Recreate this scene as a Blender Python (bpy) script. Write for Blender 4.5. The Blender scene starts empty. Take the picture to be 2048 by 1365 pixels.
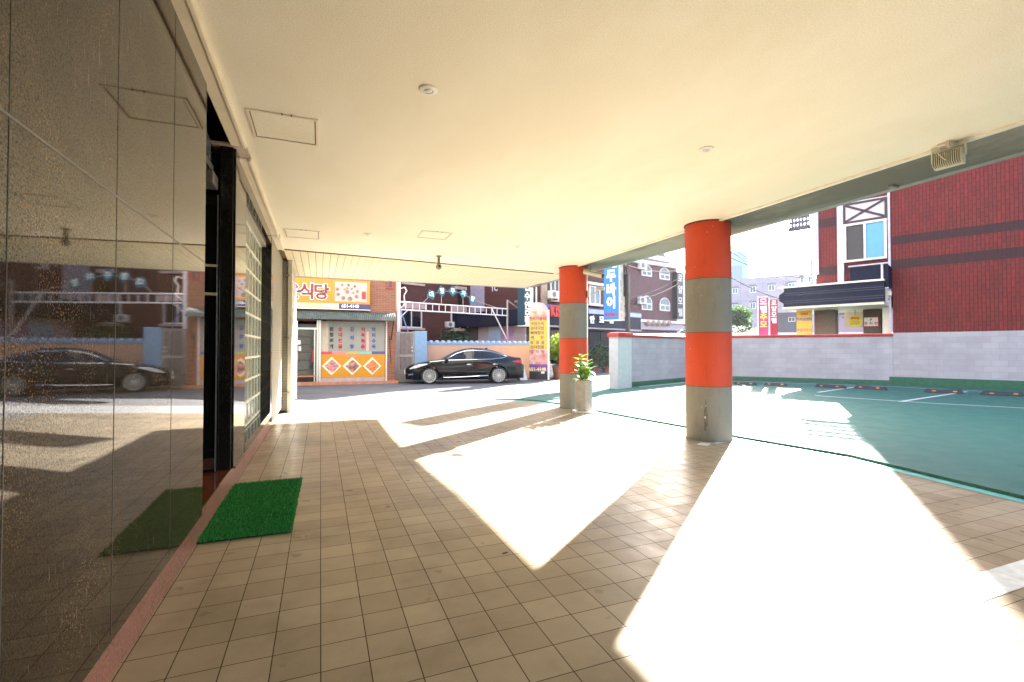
import bpy, bmesh, math, random
from math import radians, sin, cos, pi, atan2, hypot, sqrt
from mathutils import Vector, Matrix
random.seed(7)
S = bpy.context.scene
COL = S.collection

# ---------------------------------------------------------------- camera
FPX, CXP, CYP, EYE = 960.0, 1024.0, 682.5, 1.37      # focal length in photo pixels, centre, eye height
YAW = math.atan(383 / FPX); PITCH = math.atan(16.5 / FPX)
cd = bpy.data.cameras.new('camera'); cam = bpy.data.objects.new('camera', cd); COL.objects.link(cam)
cd.sensor_width = 36; cd.lens = FPX * 36 / 2048; cd.clip_start = 0.05; cd.clip_end = 3000
cam.location = (0, 0, EYE); cam.rotation_euler = (pi / 2 + PITCH, 0, -YAW)
S.camera = cam
_F = Vector((sin(YAW) * cos(PITCH), cos(YAW) * cos(PITCH), sin(PITCH)))
_R = Vector((cos(YAW), -sin(YAW), 0)); _U = _R.cross(_F)
def ray(px, py): return _F + _R * ((px - CXP) / FPX) - _U * ((py - CYP) / FPX)
def onz(px, py, z=0):
    d = ray(px, py); t = (z - EYE) / d.z; return Vector((d.x * t, d.y * t, z))

# ---------------------------------------------------------------- world, sun, exposure
SUN_AZ = atan2(5.19, 4.16)            # clockwise from +Y
SUN_EL = math.atan(3.3 / hypot(5.19, 4.16))
W = bpy.data.worlds.new('World'); S.world = W; W.use_nodes = True
nt = W.node_tree; bg = nt.nodes['Background']
sky = nt.nodes.new('ShaderNodeTexSky'); sky.sky_type = 'NISHITA'; sky.sun_disc = False
sky.sun_elevation = SUN_EL; sky.sun_rotation = SUN_AZ; sky.dust_density = 1.6; sky.air_density = 1.0; sky.ozone_density = 1.0
nt.links.new(sky.outputs[0], bg.inputs[0]); bg.inputs[1].default_value = 0.078
sd = bpy.data.lights.new('sun', 'SUN'); so = bpy.data.objects.new('sun', sd); COL.objects.link(so)
sd.energy = 5.0; sd.angle = radians(0.55); sd.color = (1.0, 0.955, 0.90)
sv = Vector((sin(SUN_AZ) * cos(SUN_EL), cos(SUN_AZ) * cos(SUN_EL), sin(SUN_EL)))
so.rotation_euler = sv.to_track_quat('Z', 'Y').to_euler(); so.location = (20, 16, 30)
S.view_settings.view_transform = 'Standard'; S.view_settings.look = 'None'
S.view_settings.exposure = 3.5; S.view_settings.gamma = 1.0; S.view_settings.use_curve_mapping = False
S.render.engine = 'CYCLES'
cy = S.cycles; cy.max_bounces = 12; cy.diffuse_bounces = 7; cy.glossy_bounces = 5; cy.transmission_bounces = 6
cy.sample_clamp_indirect = 8; cy.use_denoising = True; cy.caustics_reflective = False; cy.caustics_refractive = False

# ---------------------------------------------------------------- materials
def _n(nt, t, **k):
    n = nt.nodes.new(t)
    for a, v in k.items(): setattr(n, a, v)
    return n
def _mix(nt, fac, a, b, mode='MIX'):
    m = _n(nt, 'ShaderNodeMix', data_type='RGBA', blend_type=mode)
    for i, v in ((0, fac), (6, a), (7, b)):
        if hasattr(v, 'is_linked') or isinstance(v, bpy.types.NodeSocket): nt.links.new(v, m.inputs[i])
        elif i: m.inputs[i].default_value = (*v[:3], 1)
        else: m.inputs[i].default_value = v
    return m.outputs[2]
def _ramp(nt, src, stops):
    r = _n(nt, 'ShaderNodeValToRGB'); e = r.color_ramp.elements
    while len(e) < len(stops): e.new(0.5)
    for el, (p, c) in zip(e, stops):
        el.position = p; el.color = (*c, 1) if len(c) == 3 else c
    nt.links.new(src, r.inputs[0]); return r.outputs[0]
def _coord(nt, axes=None, scale=(1, 1, 1), loc=(0, 0, 0)):
    tc = _n(nt, 'ShaderNodeTexCoord'); out = tc.outputs['Object']
    if axes:
        sp = _n(nt, 'ShaderNodeSeparateXYZ'); cb = _n(nt, 'ShaderNodeCombineXYZ'); nt.links.new(out, sp.inputs[0])
        for i, a in enumerate(axes): nt.links.new(sp.outputs['xyz'.index(a)], cb.inputs[i])
        out = cb.outputs[0]
    mp = _n(nt, 'ShaderNodeMapping'); nt.links.new(out, mp.inputs[0]); mp.inputs[1].default_value = loc; mp.inputs[3].default_value = scale
    return mp.outputs[0]
def _noise(nt, vec, scale, detail=4, rough=.55):
    n = _n(nt, 'ShaderNodeTexNoise'); n.inputs['Scale'].default_value = scale; n.inputs['Detail'].default_value = detail
    n.inputs['Roughness'].default_value = rough; nt.links.new(vec, n.inputs['Vector']); return n.outputs[0]
def _new(name):
    m = bpy.data.materials.new(name); m.use_nodes = True
    return m, m.node_tree, m.node_tree.nodes['Principled BSDF']
def _bump(nt, b, h, strength, dist=.01):
    bp = _n(nt, 'ShaderNodeBump'); bp.inputs['Strength'].default_value = strength; bp.inputs['Distance'].default_value = dist
    nt.links.new(h, bp.inputs['Height']); nt.links.new(bp.outputs[0], b.inputs['Normal'])
_MC = {}
def M(name, col=(.5, .5, .5), rough=.55, metal=0, var=.12, scale=6, bump=0, bscale=60, ior=1.5, coat=0, emit=0, trans=0, alpha=1):
    if name in _MC: return _MC[name]
    m, nt, b = _new(name); _MC[name] = m
    v = _coord(nt); n = _noise(nt, v, scale)
    dk = tuple(c * (1 - var) for c in col); lt = tuple(min(1, c * (1 + var)) for c in col)
    nt.links.new(_ramp(nt, n, [(.3, dk), (.7, lt)]), b.inputs['Base Color'])
    b.inputs['Roughness'].default_value = rough; b.inputs['Metallic'].default_value = metal; b.inputs['IOR'].default_value = ior
    b.inputs['Coat Weight'].default_value = coat; b.inputs['Transmission Weight'].default_value = trans; b.inputs['Alpha'].default_value = alpha
    if emit: b.inputs['Emission Color'].default_value = (*col, 1); b.inputs['Emission Strength'].default_value = emit
    if bump: _bump(nt, b, _noise(nt, v, bscale, 3), bump)
    return m
def brick(name, c1, c2, mortar, w, h, axes='xz', mw=.008, bands=(), band_col=(.03, .02, .02), off=.5, rough=.7, bump=.4, rot=False, blotch=.25):
    m, nt, b = _new(name)
    a = axes[0] + axes[1] + ('y' if 'y' not in axes else 'x')
    if rot: a = a[1] + a[0] + a[2]
    v = _coord(nt, a)
    t = _n(nt, 'ShaderNodeTexBrick', offset=off); nt.links.new(v, t.inputs[0])
    t.inputs['Color1'].default_value = (*c1, 1); t.inputs['Color2'].default_value = (*c2, 1); t.inputs['Mortar'].default_value = (*mortar, 1)
    t.inputs['Scale'].default_value = 1; t.inputs['Mortar Size'].default_value = mw; t.inputs['Mortar Smooth'].default_value = .1
    t.inputs['Brick Width'].default_value = w; t.inputs['Row Height'].default_value = h; t.inputs['Bias'].default_value = 0
    col = t.outputs[0]
    vv = _coord(nt)
    col = _mix(nt, blotch, col, _ramp(nt, _noise(nt, vv, 1.3, 5), [(.3, tuple(.5 * x for x in c1)), (.7, tuple(1.4 * x for x in c2))]))
    if bands:
        sp = _n(nt, 'ShaderNodeSeparateXYZ'); nt.links.new(vv, sp.inputs[0])
        for z0, z1 in bands:
            g = _n(nt, 'ShaderNodeMath', operation='COMPARE'); nt.links.new(sp.outputs[2], g.inputs[0]); g.inputs[1].default_value = (z0 + z1) / 2; g.inputs[2].default_value = (z1 - z0) / 2
            d = _mix(nt, .9, col, band_col); col = _mix(nt, g.outputs[0], col, d)
    nt.links.new(col, b.inputs['Base Color']); b.inputs['Roughness'].default_value = rough
    inv = _n(nt, 'ShaderNodeMath', operation='SUBTRACT'); inv.inputs[0].default_value = 1; nt.links.new(t.outputs[1], inv.inputs[1])
    _bump(nt, b, inv.outputs[0], bump, .006)
    return m

def mat_tile():
    m, nt, b = _new('floor_tile')
    v = _coord(nt, 'xyz', loc=(.19, -.052, 0))
    t = _n(nt, 'ShaderNodeTexBrick', offset=0.0); nt.links.new(v, t.inputs[0])
    t.inputs['Color1'].default_value = (.37, .305, .215, 1); t.inputs['Color2'].default_value = (.46, .385, .28, 1); t.inputs['Mortar'].default_value = (.075, .05, .038, 1)
    t.inputs['Scale'].default_value = 1; t.inputs['Mortar Size'].default_value = .0026; t.inputs['Mortar Smooth'].default_value = .2
    t.inputs['Brick Width'].default_value = .2; t.inputs['Row Height'].default_value = .1965; t.inputs['Bias'].default_value = 0
    w = _coord(nt)
    sp = _noise(nt, w, 260, 2)
    col = _mix(nt, 1, t.outputs[0], _ramp(nt, sp, [(.35, (.84, .84, .84)), (.7, (1.08, 1.08, 1.08))]), 'MULTIPLY')
    big = _noise(nt, w, 1.1, 6, .65)
    col = _mix(nt, 1, col, _ramp(nt, big, [(.32, (.70, .68, .66)), (.5, (.94, .93, .91)), (.66, (1.06, 1.05, 1.03))]), 'MULTIPLY')
    spot = _noise(nt, w, 22, 1, .3)
    col = _mix(nt, 1, col, _ramp(nt, spot, [(.135, (.5, .47, .45)), (.15, (1, 1, 1))]), 'MULTIPLY')
    nt.links.new(col, b.inputs['Base Color'])
    r = _ramp(nt, _noise(nt, w, 5, 5), [(.3, (.26,) * 3), (.7, (.42,) * 3)])
    b.inputs['Specular IOR Level'].default_value = .13
    rr = _mix(nt, t.outputs[1], r, (.85, .85, .85)); nt.links.new(rr, b.inputs['Roughness'])
    inv = _n(nt, 'ShaderNodeMath', operation='SUBTRACT'); inv.inputs[0].default_value = 1; nt.links.new(t.outputs[1], inv.inputs[1])
    ad = _n(nt, 'ShaderNodeMath', operation='MULTIPLY_ADD'); nt.links.new(_noise(nt, w, 3, 2), ad.inputs[0]); ad.inputs[1].default_value = .12; nt.links.new(inv.outputs[0], ad.inputs[2])
    _bump(nt, b, ad.outputs[0], .35, .004)
    return m
def mat_granite(name, base, flakes, fl_amt=.62, rough=.05, ior=1.62, streak=True, scale=90):
    m, nt, b = _new(name)
    v = _coord(nt)
    c = _ramp(nt, _noise(nt, v, scale, 5, .7), [(.35, tuple(x * .45 for x in base)), (.65, tuple(x * 1.7 for x in base))])
    f = _ramp(nt, _noise(nt, v, scale * .7, 2, .5), [(fl_amt, (0, 0, 0)), (fl_amt + .05, (1, 1, 1))])
    f2 = _ramp(nt, _noise(nt, _coord(nt, loc=(5, 3, 1)), 2.5, 3), [(.45, (0, 0, 0)), (.62, (1, 1, 1))])
    f = _mix(nt, 1, f, f2, 'MULTIPLY')
    c = _mix(nt, f, c, flakes)
    rgh = None
    if streak:
        nt.links.new(_ramp(nt, _noise(nt, v, 140, 2, .6), [(.36, (.10,) * 3), (.64, (.56,) * 3)]), b.inputs['Specular IOR Level'])
        _bump(nt, b, _noise(nt, v, 75, 4, .7), .016, .001)
        sv_ = _coord(nt, scale=(70, 70, 5.5))
        s = _ramp(nt, _noise(nt, sv_, 1, 3, .6), [(.64, (0, 0, 0)), (.69, (1, 1, 1))])
        zone = _ramp(nt, _noise(nt, _coord(nt, loc=(1, 2, 4)), 1.7, 2), [(.5, (0, 0, 0)), (.66, (1, 1, 1))])
        s = _mix(nt, 1, s, zone, 'MULTIPLY'); c = _mix(nt, s, c, (.20, .19, .175))
        dust = _noise(nt, v, 4, 6, .7)
        rgh = _ramp(nt, dust, [(.35, (rough * .4,) * 3), (.75, (rough * 2.0,) * 3)])
    nt.links.new(c, b.inputs['Base Color']); b.inputs['IOR'].default_value = ior
    if rgh: nt.links.new(rgh, b.inputs['Roughness'])
    else: b.inputs['Roughness'].default_value = rough
    return m
def mat_lot():
    m, nt, b = _new('green_epoxy_paint')
    v = _coord(nt)
    c = _ramp(nt, _noise(nt, _coord(nt, scale=(1, 2.2, 1)), 2.6, 9, .78), [(.3, (.038, .122, .100)), (.55, (.048, .148, .120)), (.75, (.060, .172, .142))])
    st_ = _ramp(nt, _noise(nt, _coord(nt, loc=(3, 1, 0)), 1.1, 5, .7), [(.62, (1, 1, 1)), (.72, (.72, .74, .74))]); c = _mix(nt, 1, c, st_, 'MULTIPLY')
    b.inputs['Specular IOR Level'].default_value = .2
    d = _ramp(nt, _noise(nt, v, 55, 4, .8), [(.3, (.72, .72, .72)), (.7, (1.18, 1.18, 1.18))])
    c = _mix(nt, 1, c, d, 'MULTIPLY'); nt.links.new(c, b.inputs['Base Color']); 
    nt.links.new(_ramp(nt, _noise(nt, v, 3, 4), [(.3, (.6,) * 3), (.7, (.8,) * 3)]), b.inputs['Roughness'])
    _bump(nt, b, _noise(nt, v, 90, 3), .5, .004)
    return m
def mat_asphalt():
    m, nt, b = _new('asphalt')
    v = _coord(nt)
    c = _ramp(nt, _noise(nt, v, 1.2, 6, .65), [(.3, (.085, .083, .088)), (.7, (.15, .145, .145))])
    d = _ramp(nt, _noise(nt, v, 120, 2), [(.3, (.65, .65, .65)), (.75, (1.35, 1.35, 1.35))])
    nt.links.new(_mix(nt, 1, c, d, 'MULTIPLY'), b.inputs['Base Color']); b.inputs['Roughness'].default_value = .8
    _bump(nt, b, _noise(nt, v, 150, 2), .5, .006)
    return m
def mat_plaster(name, col, rough=.75, patch=(.93, .96, .90), bscale=260, bump=.35, scuff=0):
    m, nt, b = _new(name)
    v = _coord(nt)
    n = _ramp(nt, _noise(nt, _coord(nt, scale=(1, .45, 1)), .8, 6, .62), [(.40, tuple(a * p for a, p in zip(col, patch))), (.56, col)])
    d = _ramp(nt, _noise(nt, v, 110, 3, .7), [(.35, (.88, .88, .87)), (.62, (1.05, 1.05, 1.05))])
    c_ = _mix(nt, 1, n, d, 'MULTIPLY')
    if scuff:
        k_ = _ramp(nt, _noise(nt, _coord(nt, scale=(3, 3, .8), loc=(2, 5, 1)), 2.2, 7, .75), [(.56, (1, 1, 1)), (.68, (1 - scuff,) * 3)]); c_ = _mix(nt, 1, c_, k_, 'MULTIPLY')
        k_ = _ramp(nt, _noise(nt, _coord(nt, loc=(7, 5, 1)), 19, 3, .5), [(.72, (0, 0, 0)), (.735, (1, 1, 1))]); c_ = _mix(nt, k_, c_, (.30, .28, .24))
    nt.links.new(c_, b.inputs['Base Color']); b.inputs['Roughness'].default_value = rough
    _bump(nt, b, _noise(nt, v, bscale, 3), bump, .004)
    return m

TILE = mat_tile(); LOT = mat_lot(); ASPH = mat_asphalt()
GRAN = mat_granite('polished_dark_granite', (.034, .026, .018), (.30, .19, .09), rough=.022, ior=1.62, fl_amt=.60, scale=210)
GRANB = mat_granite('polished_black_granite', (.010, .009, .008), (.05, .04, .03), rough=.10, ior=1.5, streak=False, scale=120)
GRANR = mat_granite('red_brown_granite', (.13, .038, .018), (.04, .02, .015), rough=.08, streak=False, ior=1.5)
GRANP = mat_granite('pink_granite', (.27, .125, .10), (.10, .06, .055), fl_amt=.5, rough=.30, ior=1.5, streak=False, scale=70)
CEIL = mat_plaster('cream_ceiling_paint', (.92, .885, .80), patch=(.955, .945, .91), bscale=120, bump=.9)
CREAM = M('cream_trim_paint', (.82, .75, .62), .5, var=.05)
STUCCO = mat_plaster('grey_stucco', (.31, .295, .275), .85, (.5, .5, .5), 50, 1.4)
BROWNT = M('brown_shadow_trim', (.17, .11, .06), .6)
SOFFIT = M('cream_metal_strip', (.80, .73, .53), .38, var=.05, scale=2)
ORANGE = mat_plaster('orange_column_paint', (.56, .055, .012), .6, (.9, .85, .9), 320, .5, scuff=.16)
GREYC = mat_plaster('grey_column_paint', (.215, .208, .19), .65, (.86, .86, .86), 320, .5, scuff=.18)
SEAM = M('dark_seam', (.03, .03, .028), .7)
STEEL = M('brushed_steel', (.55, .55, .54), .3, 1, var=.08, scale=30)
ALU = M('beige_aluminium', (.50, .48, .41), .4, .3, var=.06)
BLACKM = M('black_metal', (.015, .015, .017), .45)
WHITE = M('white_paint', (.80, .79, .77), .5, var=.05)
WHITEW = M('worn_white_paint', (.66, .68, .68), .65, var=.15, scale=14, bump=.3)
GLASSD = M('dark_window_glass', (.012, .014, .018), .06, var=.1, ior=1.55)
GLASSB = M('pale_window_glass', (.10, .14, .17), .08, var=.3, scale=2)
CURTAIN = M('drawn_curtain_glass', (.38, .40, .42), .25, var=.15, scale=3)
NAVY = M('navy_panel', (.010, .011, .030), .6, var=.1); NAVY.node_tree.nodes['Principled BSDF'].inputs['Specular IOR Level'].default_value = .2
WOODB = M('brown_wood', (.16, .05, .025), .4)
LEAFG = M('leaf_green', (.055, .13, .025), .5, var=.4, scale=9)
LEAFY = M('leaf_yellow_green', (.20, .30, .03), .5, var=.35, scale=9)
LEAFD = M('leaf_dark_green', (.025, .065, .022), .55, var=.4, scale=5)
WIRE = M('cable_black', (.02, .02, .02), .9); WIRE.node_tree.nodes['Principled BSDF'].inputs['Specular IOR Level'].default_value = .05
def translucent(m, f=.45):
    t = m.node_tree; b_ = t.nodes['Principled BSDF']; tr = t.nodes.new('ShaderNodeBsdfTranslucent'); mx = t.nodes.new('ShaderNodeMixShader')
    t.links.new(b_.inputs['Base Color'].links[0].from_socket, tr.inputs[0]); mx.inputs[0].default_value = f
    t.links.new(b_.outputs[0], mx.inputs[1]); t.links.new(tr.outputs[0], mx.inputs[2]); t.links.new(mx.outputs[0], t.nodes['Material Output'].inputs['Surface']); return m
translucent(LEAFG); translucent(LEAFY)

# ---------------------------------------------------------------- mesh helpers
class MB:
    def __init__(s): s.v = []; s.f = []; s.m = []; s.mats = []; s.cur = 0
    def use(s, mat):
        if mat not in s.mats: s.mats.append(mat)
        s.cur = s.mats.index(mat); return s
    def face(s, idx): s.f.append(tuple(idx)); s.m.append(s.cur)
    def add(s, vs, fs):
        o = len(s.v); s.v += [tuple(v) for v in vs]
        for f in fs: s.face([i + o for i in f])
        return s
    def box(s, x0, x1, y0, y1, z0, z1):
        if x0 > x1: x0, x1 = x1, x0
        if y0 > y1: y0, y1 = y1, y0
        if z0 > z1: z0, z1 = z1, z0
        return s.add([(x0, y0, z0), (x1, y0, z0), (x1, y1, z0), (x0, y1, z0), (x0, y0, z1), (x1, y0, z1), (x1, y1, z1), (x0, y1, z1)],
                     [(0, 3, 2, 1), (4, 5, 6, 7), (0, 1, 5, 4), (1, 2, 6, 5), (2, 3, 7, 6), (3, 0, 4, 7)])
    def prism(s, poly, z0, z1):                       # poly in xy (counter-clockwise), extruded in z
        n = len(poly)
        return s.add([(x, y, z0) for x, y in poly] + [(x, y, z1) for x, y in poly],
                     [tuple(range(n))[::-1], tuple(range(n, 2 * n))] + [(i, (i + 1) % n, (i + 1) % n + n, i + n) for i in range(n)])
    def slab(s, poly, y0, y1):                        # poly in xz (counter-clockwise seen from -y), extruded in y
        n = len(poly)
        return s.add([(x, y0, z) for x, z in poly] + [(x, y1, z) for x, z in poly],
                     [tuple(range(n)), tuple(range(n, 2 * n))[::-1]] + [(i, i + n, (i + 1) % n + n, (i + 1) % n) for i in range(n)])
    def tube(s, pts, r, n=8, cap=True):
        pts = [Vector(p) for p in pts]; rs = r if isinstance(r, (list, tuple)) else [r] * len(pts)
        o = len(s.v)
        for i, p in enumerate(pts):
            d = (pts[min(i + 1, len(pts) - 1)] - pts[max(i - 1, 0)]).normalized()
            a = d.cross(Vector((0, 0, 1)) if abs(d.z) < .9 else Vector((1, 0, 0))).normalized(); b = d.cross(a)
            for k in range(n):
                t = 2 * pi * k / n; s.v.append(tuple(p + (a * cos(t) + b * sin(t)) * rs[i]))
        for i in range(len(pts) - 1):
            for k in range(n):
                s.face((o + i * n + k, o + i * n + (k + 1) % n, o + (i + 1) * n + (k + 1) % n, o + (i + 1) * n + k))
        if cap: s.face([o + k for k in range(n)][::-1]); s.face([o + (len(pts) - 1) * n + k for k in range(n)])
        return s
    def lathe(s, prof, c=(0, 0, 0), n=32, axis='z', cap=True):   # prof: (r, h)
        o = len(s.v)
        for r, h in prof:
            for k in range(n):
                t = 2 * pi * k / n; a, b = r * cos(t), r * sin(t)
                p = (a, b, h) if axis == 'z' else ((a, h, b) if axis == 'y' else (h, a, b))
                s.v.append((p[0] + c[0], p[1] + c[1], p[2] + c[2]))
        for i in range(len(prof) - 1):
            for k in range(n):
                q = (o + i * n + k, o + i * n + (k + 1) % n, o + (i + 1) * n + (k + 1) % n, o + (i + 1) * n + k)
                s.face(q if axis != 'y' else q[::-1])
        if cap:
            s.face([o + k for k in range(n)][::-1]); s.face([o + (len(prof) - 1) * n + k for k in range(n)])
        return s
    def ball(s, c, r, n=12, sx=1, sy=1, sz=1):
        prof = [(r * sin(pi * i / n) + 1e-4, -r * cos(pi * i / n) * sz) for i in range(n + 1)]
        o = len(s.v); s.lathe(prof, (0, 0, 0), n * 2)
        for i in range(o, len(s.v)):
            x, y, z = s.v[i]; s.v[i] = (x * sx + c[0], y * sy + c[1], z + c[2])
        return s
    def build(s, name, mat=None, parent=None, smooth=False, bevel=0, at=None, label=None):
        if mat is not None: s.mats = [mat] if not s.mats else s.mats
        me = bpy.data.meshes.new(name); me.from_pydata(s.v, [], s.f)
        for m in s.mats: me.materials.append(m)
        for p, mi in zip(me.polygons, s.m): p.material_index = mi; p.use_smooth = smooth
        bm = bmesh.new(); bm.from_mesh(me); bmesh.ops.recalc_face_normals(bm, faces=bm.faces); bm.to_mesh(me); bm.free()
        if smooth: me.set_sharp_from_angle(angle=radians(40))
        me.update(); o = bpy.data.objects.new(name, me); COL.objects.link(o)
        if at: o.location = at
        if parent: o.parent = parent
        if label: o['label'] = label
        if bevel:
            bv = o.modifiers.new('bevel', 'BEVEL'); bv.width = bevel; bv.segments = 2; bv.limit_method = 'ANGLE'
        return o
def tag(o, label, cat, group=None):
    o['label'] = label; o['category'] = cat
    if group: o['group'] = group
    return o
def struct(o): o['kind'] = 'structure'; return o
def thing(name, label, cat, loc=(0, 0, 0), rz=0, group=None):
    o = bpy.data.objects.new(name, None); COL.objects.link(o); o.empty_display_size = .2
    o.location = loc; o.rotation_euler = (0, 0, rz); return tag(o, label, cat, group)
def copy_tree(o, parent=None):
    c = o.copy(); COL.objects.link(c); c.parent = parent
    for ch in list(o.children): copy_tree(ch, c)
    return c
class Fr:                                              # a vertical facade plane: +x image right, -y towards the viewer
    def __init__(s, x, y, rz): s.o = Vector((x, y, 0)); s.rz = rz; s.u = Vector((cos(rz), sin(rz), 0)); s.n = Vector((-sin(rz), cos(rz), 0))
    def p(s, px, py, y=0):
        d = ray(px, py); o = s.o + s.n * y - Vector((0, 0, EYE)); t = o.dot(s.n) / d.dot(s.n); w = d * t - o
        return (w.dot(s.u), w.z)
    def x(s, px, y=0): return s.p(px, 699, y)[0]
    def w(s, x, y=0, z=0): return s.o + s.u * x + s.n * y + Vector((0, 0, z))
def text(body, size, mat, parent, x, y, z, rz=0, bold=.0, sx=1.0, depth=.004, align='CENTER', name='lettering', fn=None, tilt=0):
    c = bpy.data.curves.new('t', 'FONT'); c.body = body; c.size = size; c.offset = bold * size; c.extrude = depth / 2
    c.align_x = align; c.align_y = 'CENTER'; c.resolution_u = 2
    o = bpy.data.objects.new('t', c); COL.objects.link(o)
    dg = bpy.context.evaluated_depsgraph_get(); dg.update(); me = bpy.data.meshes.new_from_object(o.evaluated_get(dg))
    bpy.data.objects.remove(o); me.materials.clear(); me.materials.append(mat)
    ct, st = cos(tilt), sin(tilt)
    for v in me.vertices:
        a, b, d = v.co; a *= sx; a, b = a * ct - b * st, a * st + b * ct
        q = Vector((x + a * cos(rz), y + a * sin(rz) - d, z + b)); v.co = Vector(fn(q)) if fn else q
    n = bpy.data.objects.new(name, me); COL.objects.link(n)
    if parent: n.parent = parent
    return n
def vtext(chars, size, mat, parent, x, y, z0, dz, **k):   # stacked syllables, one mesh
    return text('\n'.join(chars), size, mat, parent, x, y, z0, **k) if False else [text(ch, size, mat, parent, x, y, z0 - i * dz, **k) for i, ch in enumerate(chars)]
def join(objs, name='lettering'):
    objs = [o for o in objs if o]
    bm = bmesh.new(); mats = []
    for o in objs:
        k = len(bm.faces); bm.from_mesh(o.data); bm.faces.ensure_lookup_table()
        mt = o.data.materials[0]
        if mt not in mats: mats.append(mt)
        for f in bm.faces[k:]: f.material_index = mats.index(mt)
    me = bpy.data.meshes.new(name); bm.to_mesh(me); bm.free()
    for m in mats: me.materials.append(m)
    r = bpy.data.objects.new(name, me); COL.objects.link(r); r.parent = objs[0].parent
    for o in objs: bpy.data.objects.remove(o)
    return r
def leaves(mb, n, c, r, size, rng, flat=.5, shell=.35):
    for _ in range(n):
        while True:
            p = Vector((rng.uniform(-1, 1), rng.uniform(-1, 1), rng.uniform(-1, 1)))
            if shell < p.length < 1: break
        q = Vector((c[0] + p.x * r[0], c[1] + p.y * r[1], c[2] + p.z * r[2]))
        a = Vector((rng.uniform(-1, 1), rng.uniform(-1, 1), rng.uniform(-.6, .6))).normalized()
        b = a.cross(Vector((rng.uniform(-1, 1), rng.uniform(-1, 1), rng.uniform(-1, 1)))).normalized()
        s = size * rng.uniform(.6, 1.3); o = len(mb.v)
        mb.v += [tuple(q - a * s), tuple(q + b * s * flat), tuple(q + a * s), tuple(q - b * s * flat)]
        mb.face((o, o + 1, o + 2)); mb.face((o, o + 2, o + 3))
    return mb
def window(parent, x0, x1, z0, z1, y, fr=WHITE, gl=GLASSD, n=2, t=.05, d=.06, sill=None, gl2=None, name='window'):
    f = MB(); f.box(x0, x1, y - d, y, z0, z0 + t).box(x0, x1, y - d, y, z1 - t, z1)
    f.box(x0, x0 + t, y - d, y, z0 + t, z1 - t).box(x1 - t, x1, y - d, y, z0 + t, z1 - t)
    for i in range(1, n):
        xm = x0 + (x1 - x0) * i / n; f.box(xm - t * .45, xm + t * .45, y - d * .9, y, z0 + t, z1 - t)
    w = f.build(name, fr, parent)
    for i in range(n):
        a = x0 + (x1 - x0) * i / n; b = x0 + (x1 - x0) * (i + 1) / n
        MB().box(a + t * .4, b - t * .4, y - d * .45, y - d * .3, z0 + t * .9, z1 - t * .9).build('pane', (gl2 if (i == n - 1 and gl2) else gl), w)
    if sill: MB().box(x0 - .12, x1 + .12, y - d - .12, y, z0 - .11, z0 - .002).build('sill', sill, w)
    return w
def ac_unit(x, y, z, rz, label, group='air conditioner outdoor units on the motel walls', s=1):
    t = thing('air_conditioner', label, 'air conditioner', (x, y, z), rz, group)
    MB().box(-.4 * s, .4 * s, -.15, .15, 0, .55 * s).build('casing', M('ac_casing', (.72, .71, .66), .5), t, bevel=.02)
    MB().lathe([(.2 * s, -.162), (.2 * s, -.152)], (-.1 * s, 0, .28 * s), 20, 'y').build('fan_grille', M('ac_grille', (.16, .16, .16), .6), t)
    m = MB(); m.box(-.35 * s, -.3 * s, -.12, .35, -.06, -.002).box(.3 * s, .35 * s, -.12, .35, -.06, -.002).build('bracket', STEEL, t)
    return t
#@@SETTING
# ================================================================ ground, street, tiles, lot
U1 = Vector((.928, .372, 0)).normalized()              # street direction
struct(MB().box(-900, 900, -900, 900, -.3, -.06).build('ground', M('far_ground', (.12, .115, .11), .9, scale=.1)))
st = MB(); st.prism([(-60, -12), (60, -12), (90, 62), (-50, 45)], -.055, -.012); struct(st.build('street', ASPH))
gut0, gutd = Vector((.66, 11.97, 0)), U1
def gut(x): return 11.97 + (x - .66) * .4
tile_poly = [(-1.3, -7), (6.05, -7), (5.98, 2.0), (6.18, 4.1), (5.98, 5.5), (5.9, 6.7), (5.64, 8.9), (5.5, 10.6), (5.2, 11.6), (4.4, 12.3), (3.9, gut(3.9)), (-1.3, gut(-1.3))]
struct(MB().prism(tile_poly, -.05, 0).build('tiled_floor', TILE))
con = MB(); con.prism([(-1.3, gut(-1.3) + .012), (9.6, gut(9.6) + .012), (9.3, gut(9.3) + 1.5), (-1.6, gut(-1.6) + 1.5)], -.05, -.004)
struct(con.build('concrete_apron', M('apron_concrete', (.30, .295, .28), .8, var=.2, scale=3, bump=.4, bscale=80)))
edge = [(5.96, -7), (5.96, 2.35), (6.25, 4.09), (6.0, 5.55), (5.92, 6.69), (5.75, 8.0), (5.66, 8.94), (5.56, 10.4), (5.3, 11.45), (4.9, 11.95), (4.41, 12.29)]
lotp = edge + [(9.4, 14.3), (16.4, 17.2), (30, 13), (30, -7)]
LOTZ = .035
struct(MB().prism(lotp[::-1], -.05, LOTZ).build('parking_lot', LOT))
pe = MB()
for i in range(len(edge) - 1):                         # teal paint overrun on the tiles along the step
    a, b = Vector(edge[i]), Vector(edge[i + 1]); pe.add([(a.x - .15, a.y - (.12 if a.y > 11 else 0), .004), (b.x - .15, b.y - (.12 if b.y > 11 else 0), .004), (b.x, b.y, .004), (a.x, a.y, .004)], [(0, 3, 2, 1)])
struct(pe.build('painted_edge_strip', M('teal_edge_paint', (.10, .36, .30), .5, var=.3, scale=8)))
dk = MB()
for i in range(len(edge) - 1):
    a, b = Vector(edge[i]), Vector(edge[i + 1]); dk.add([(a.x - .006, a.y, .005), (b.x - .006, b.y, .005), (b.x - .002, b.y, LOTZ - .004), (a.x - .002, a.y, LOTZ - .004)], [(0, 1, 2, 3)])
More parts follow.
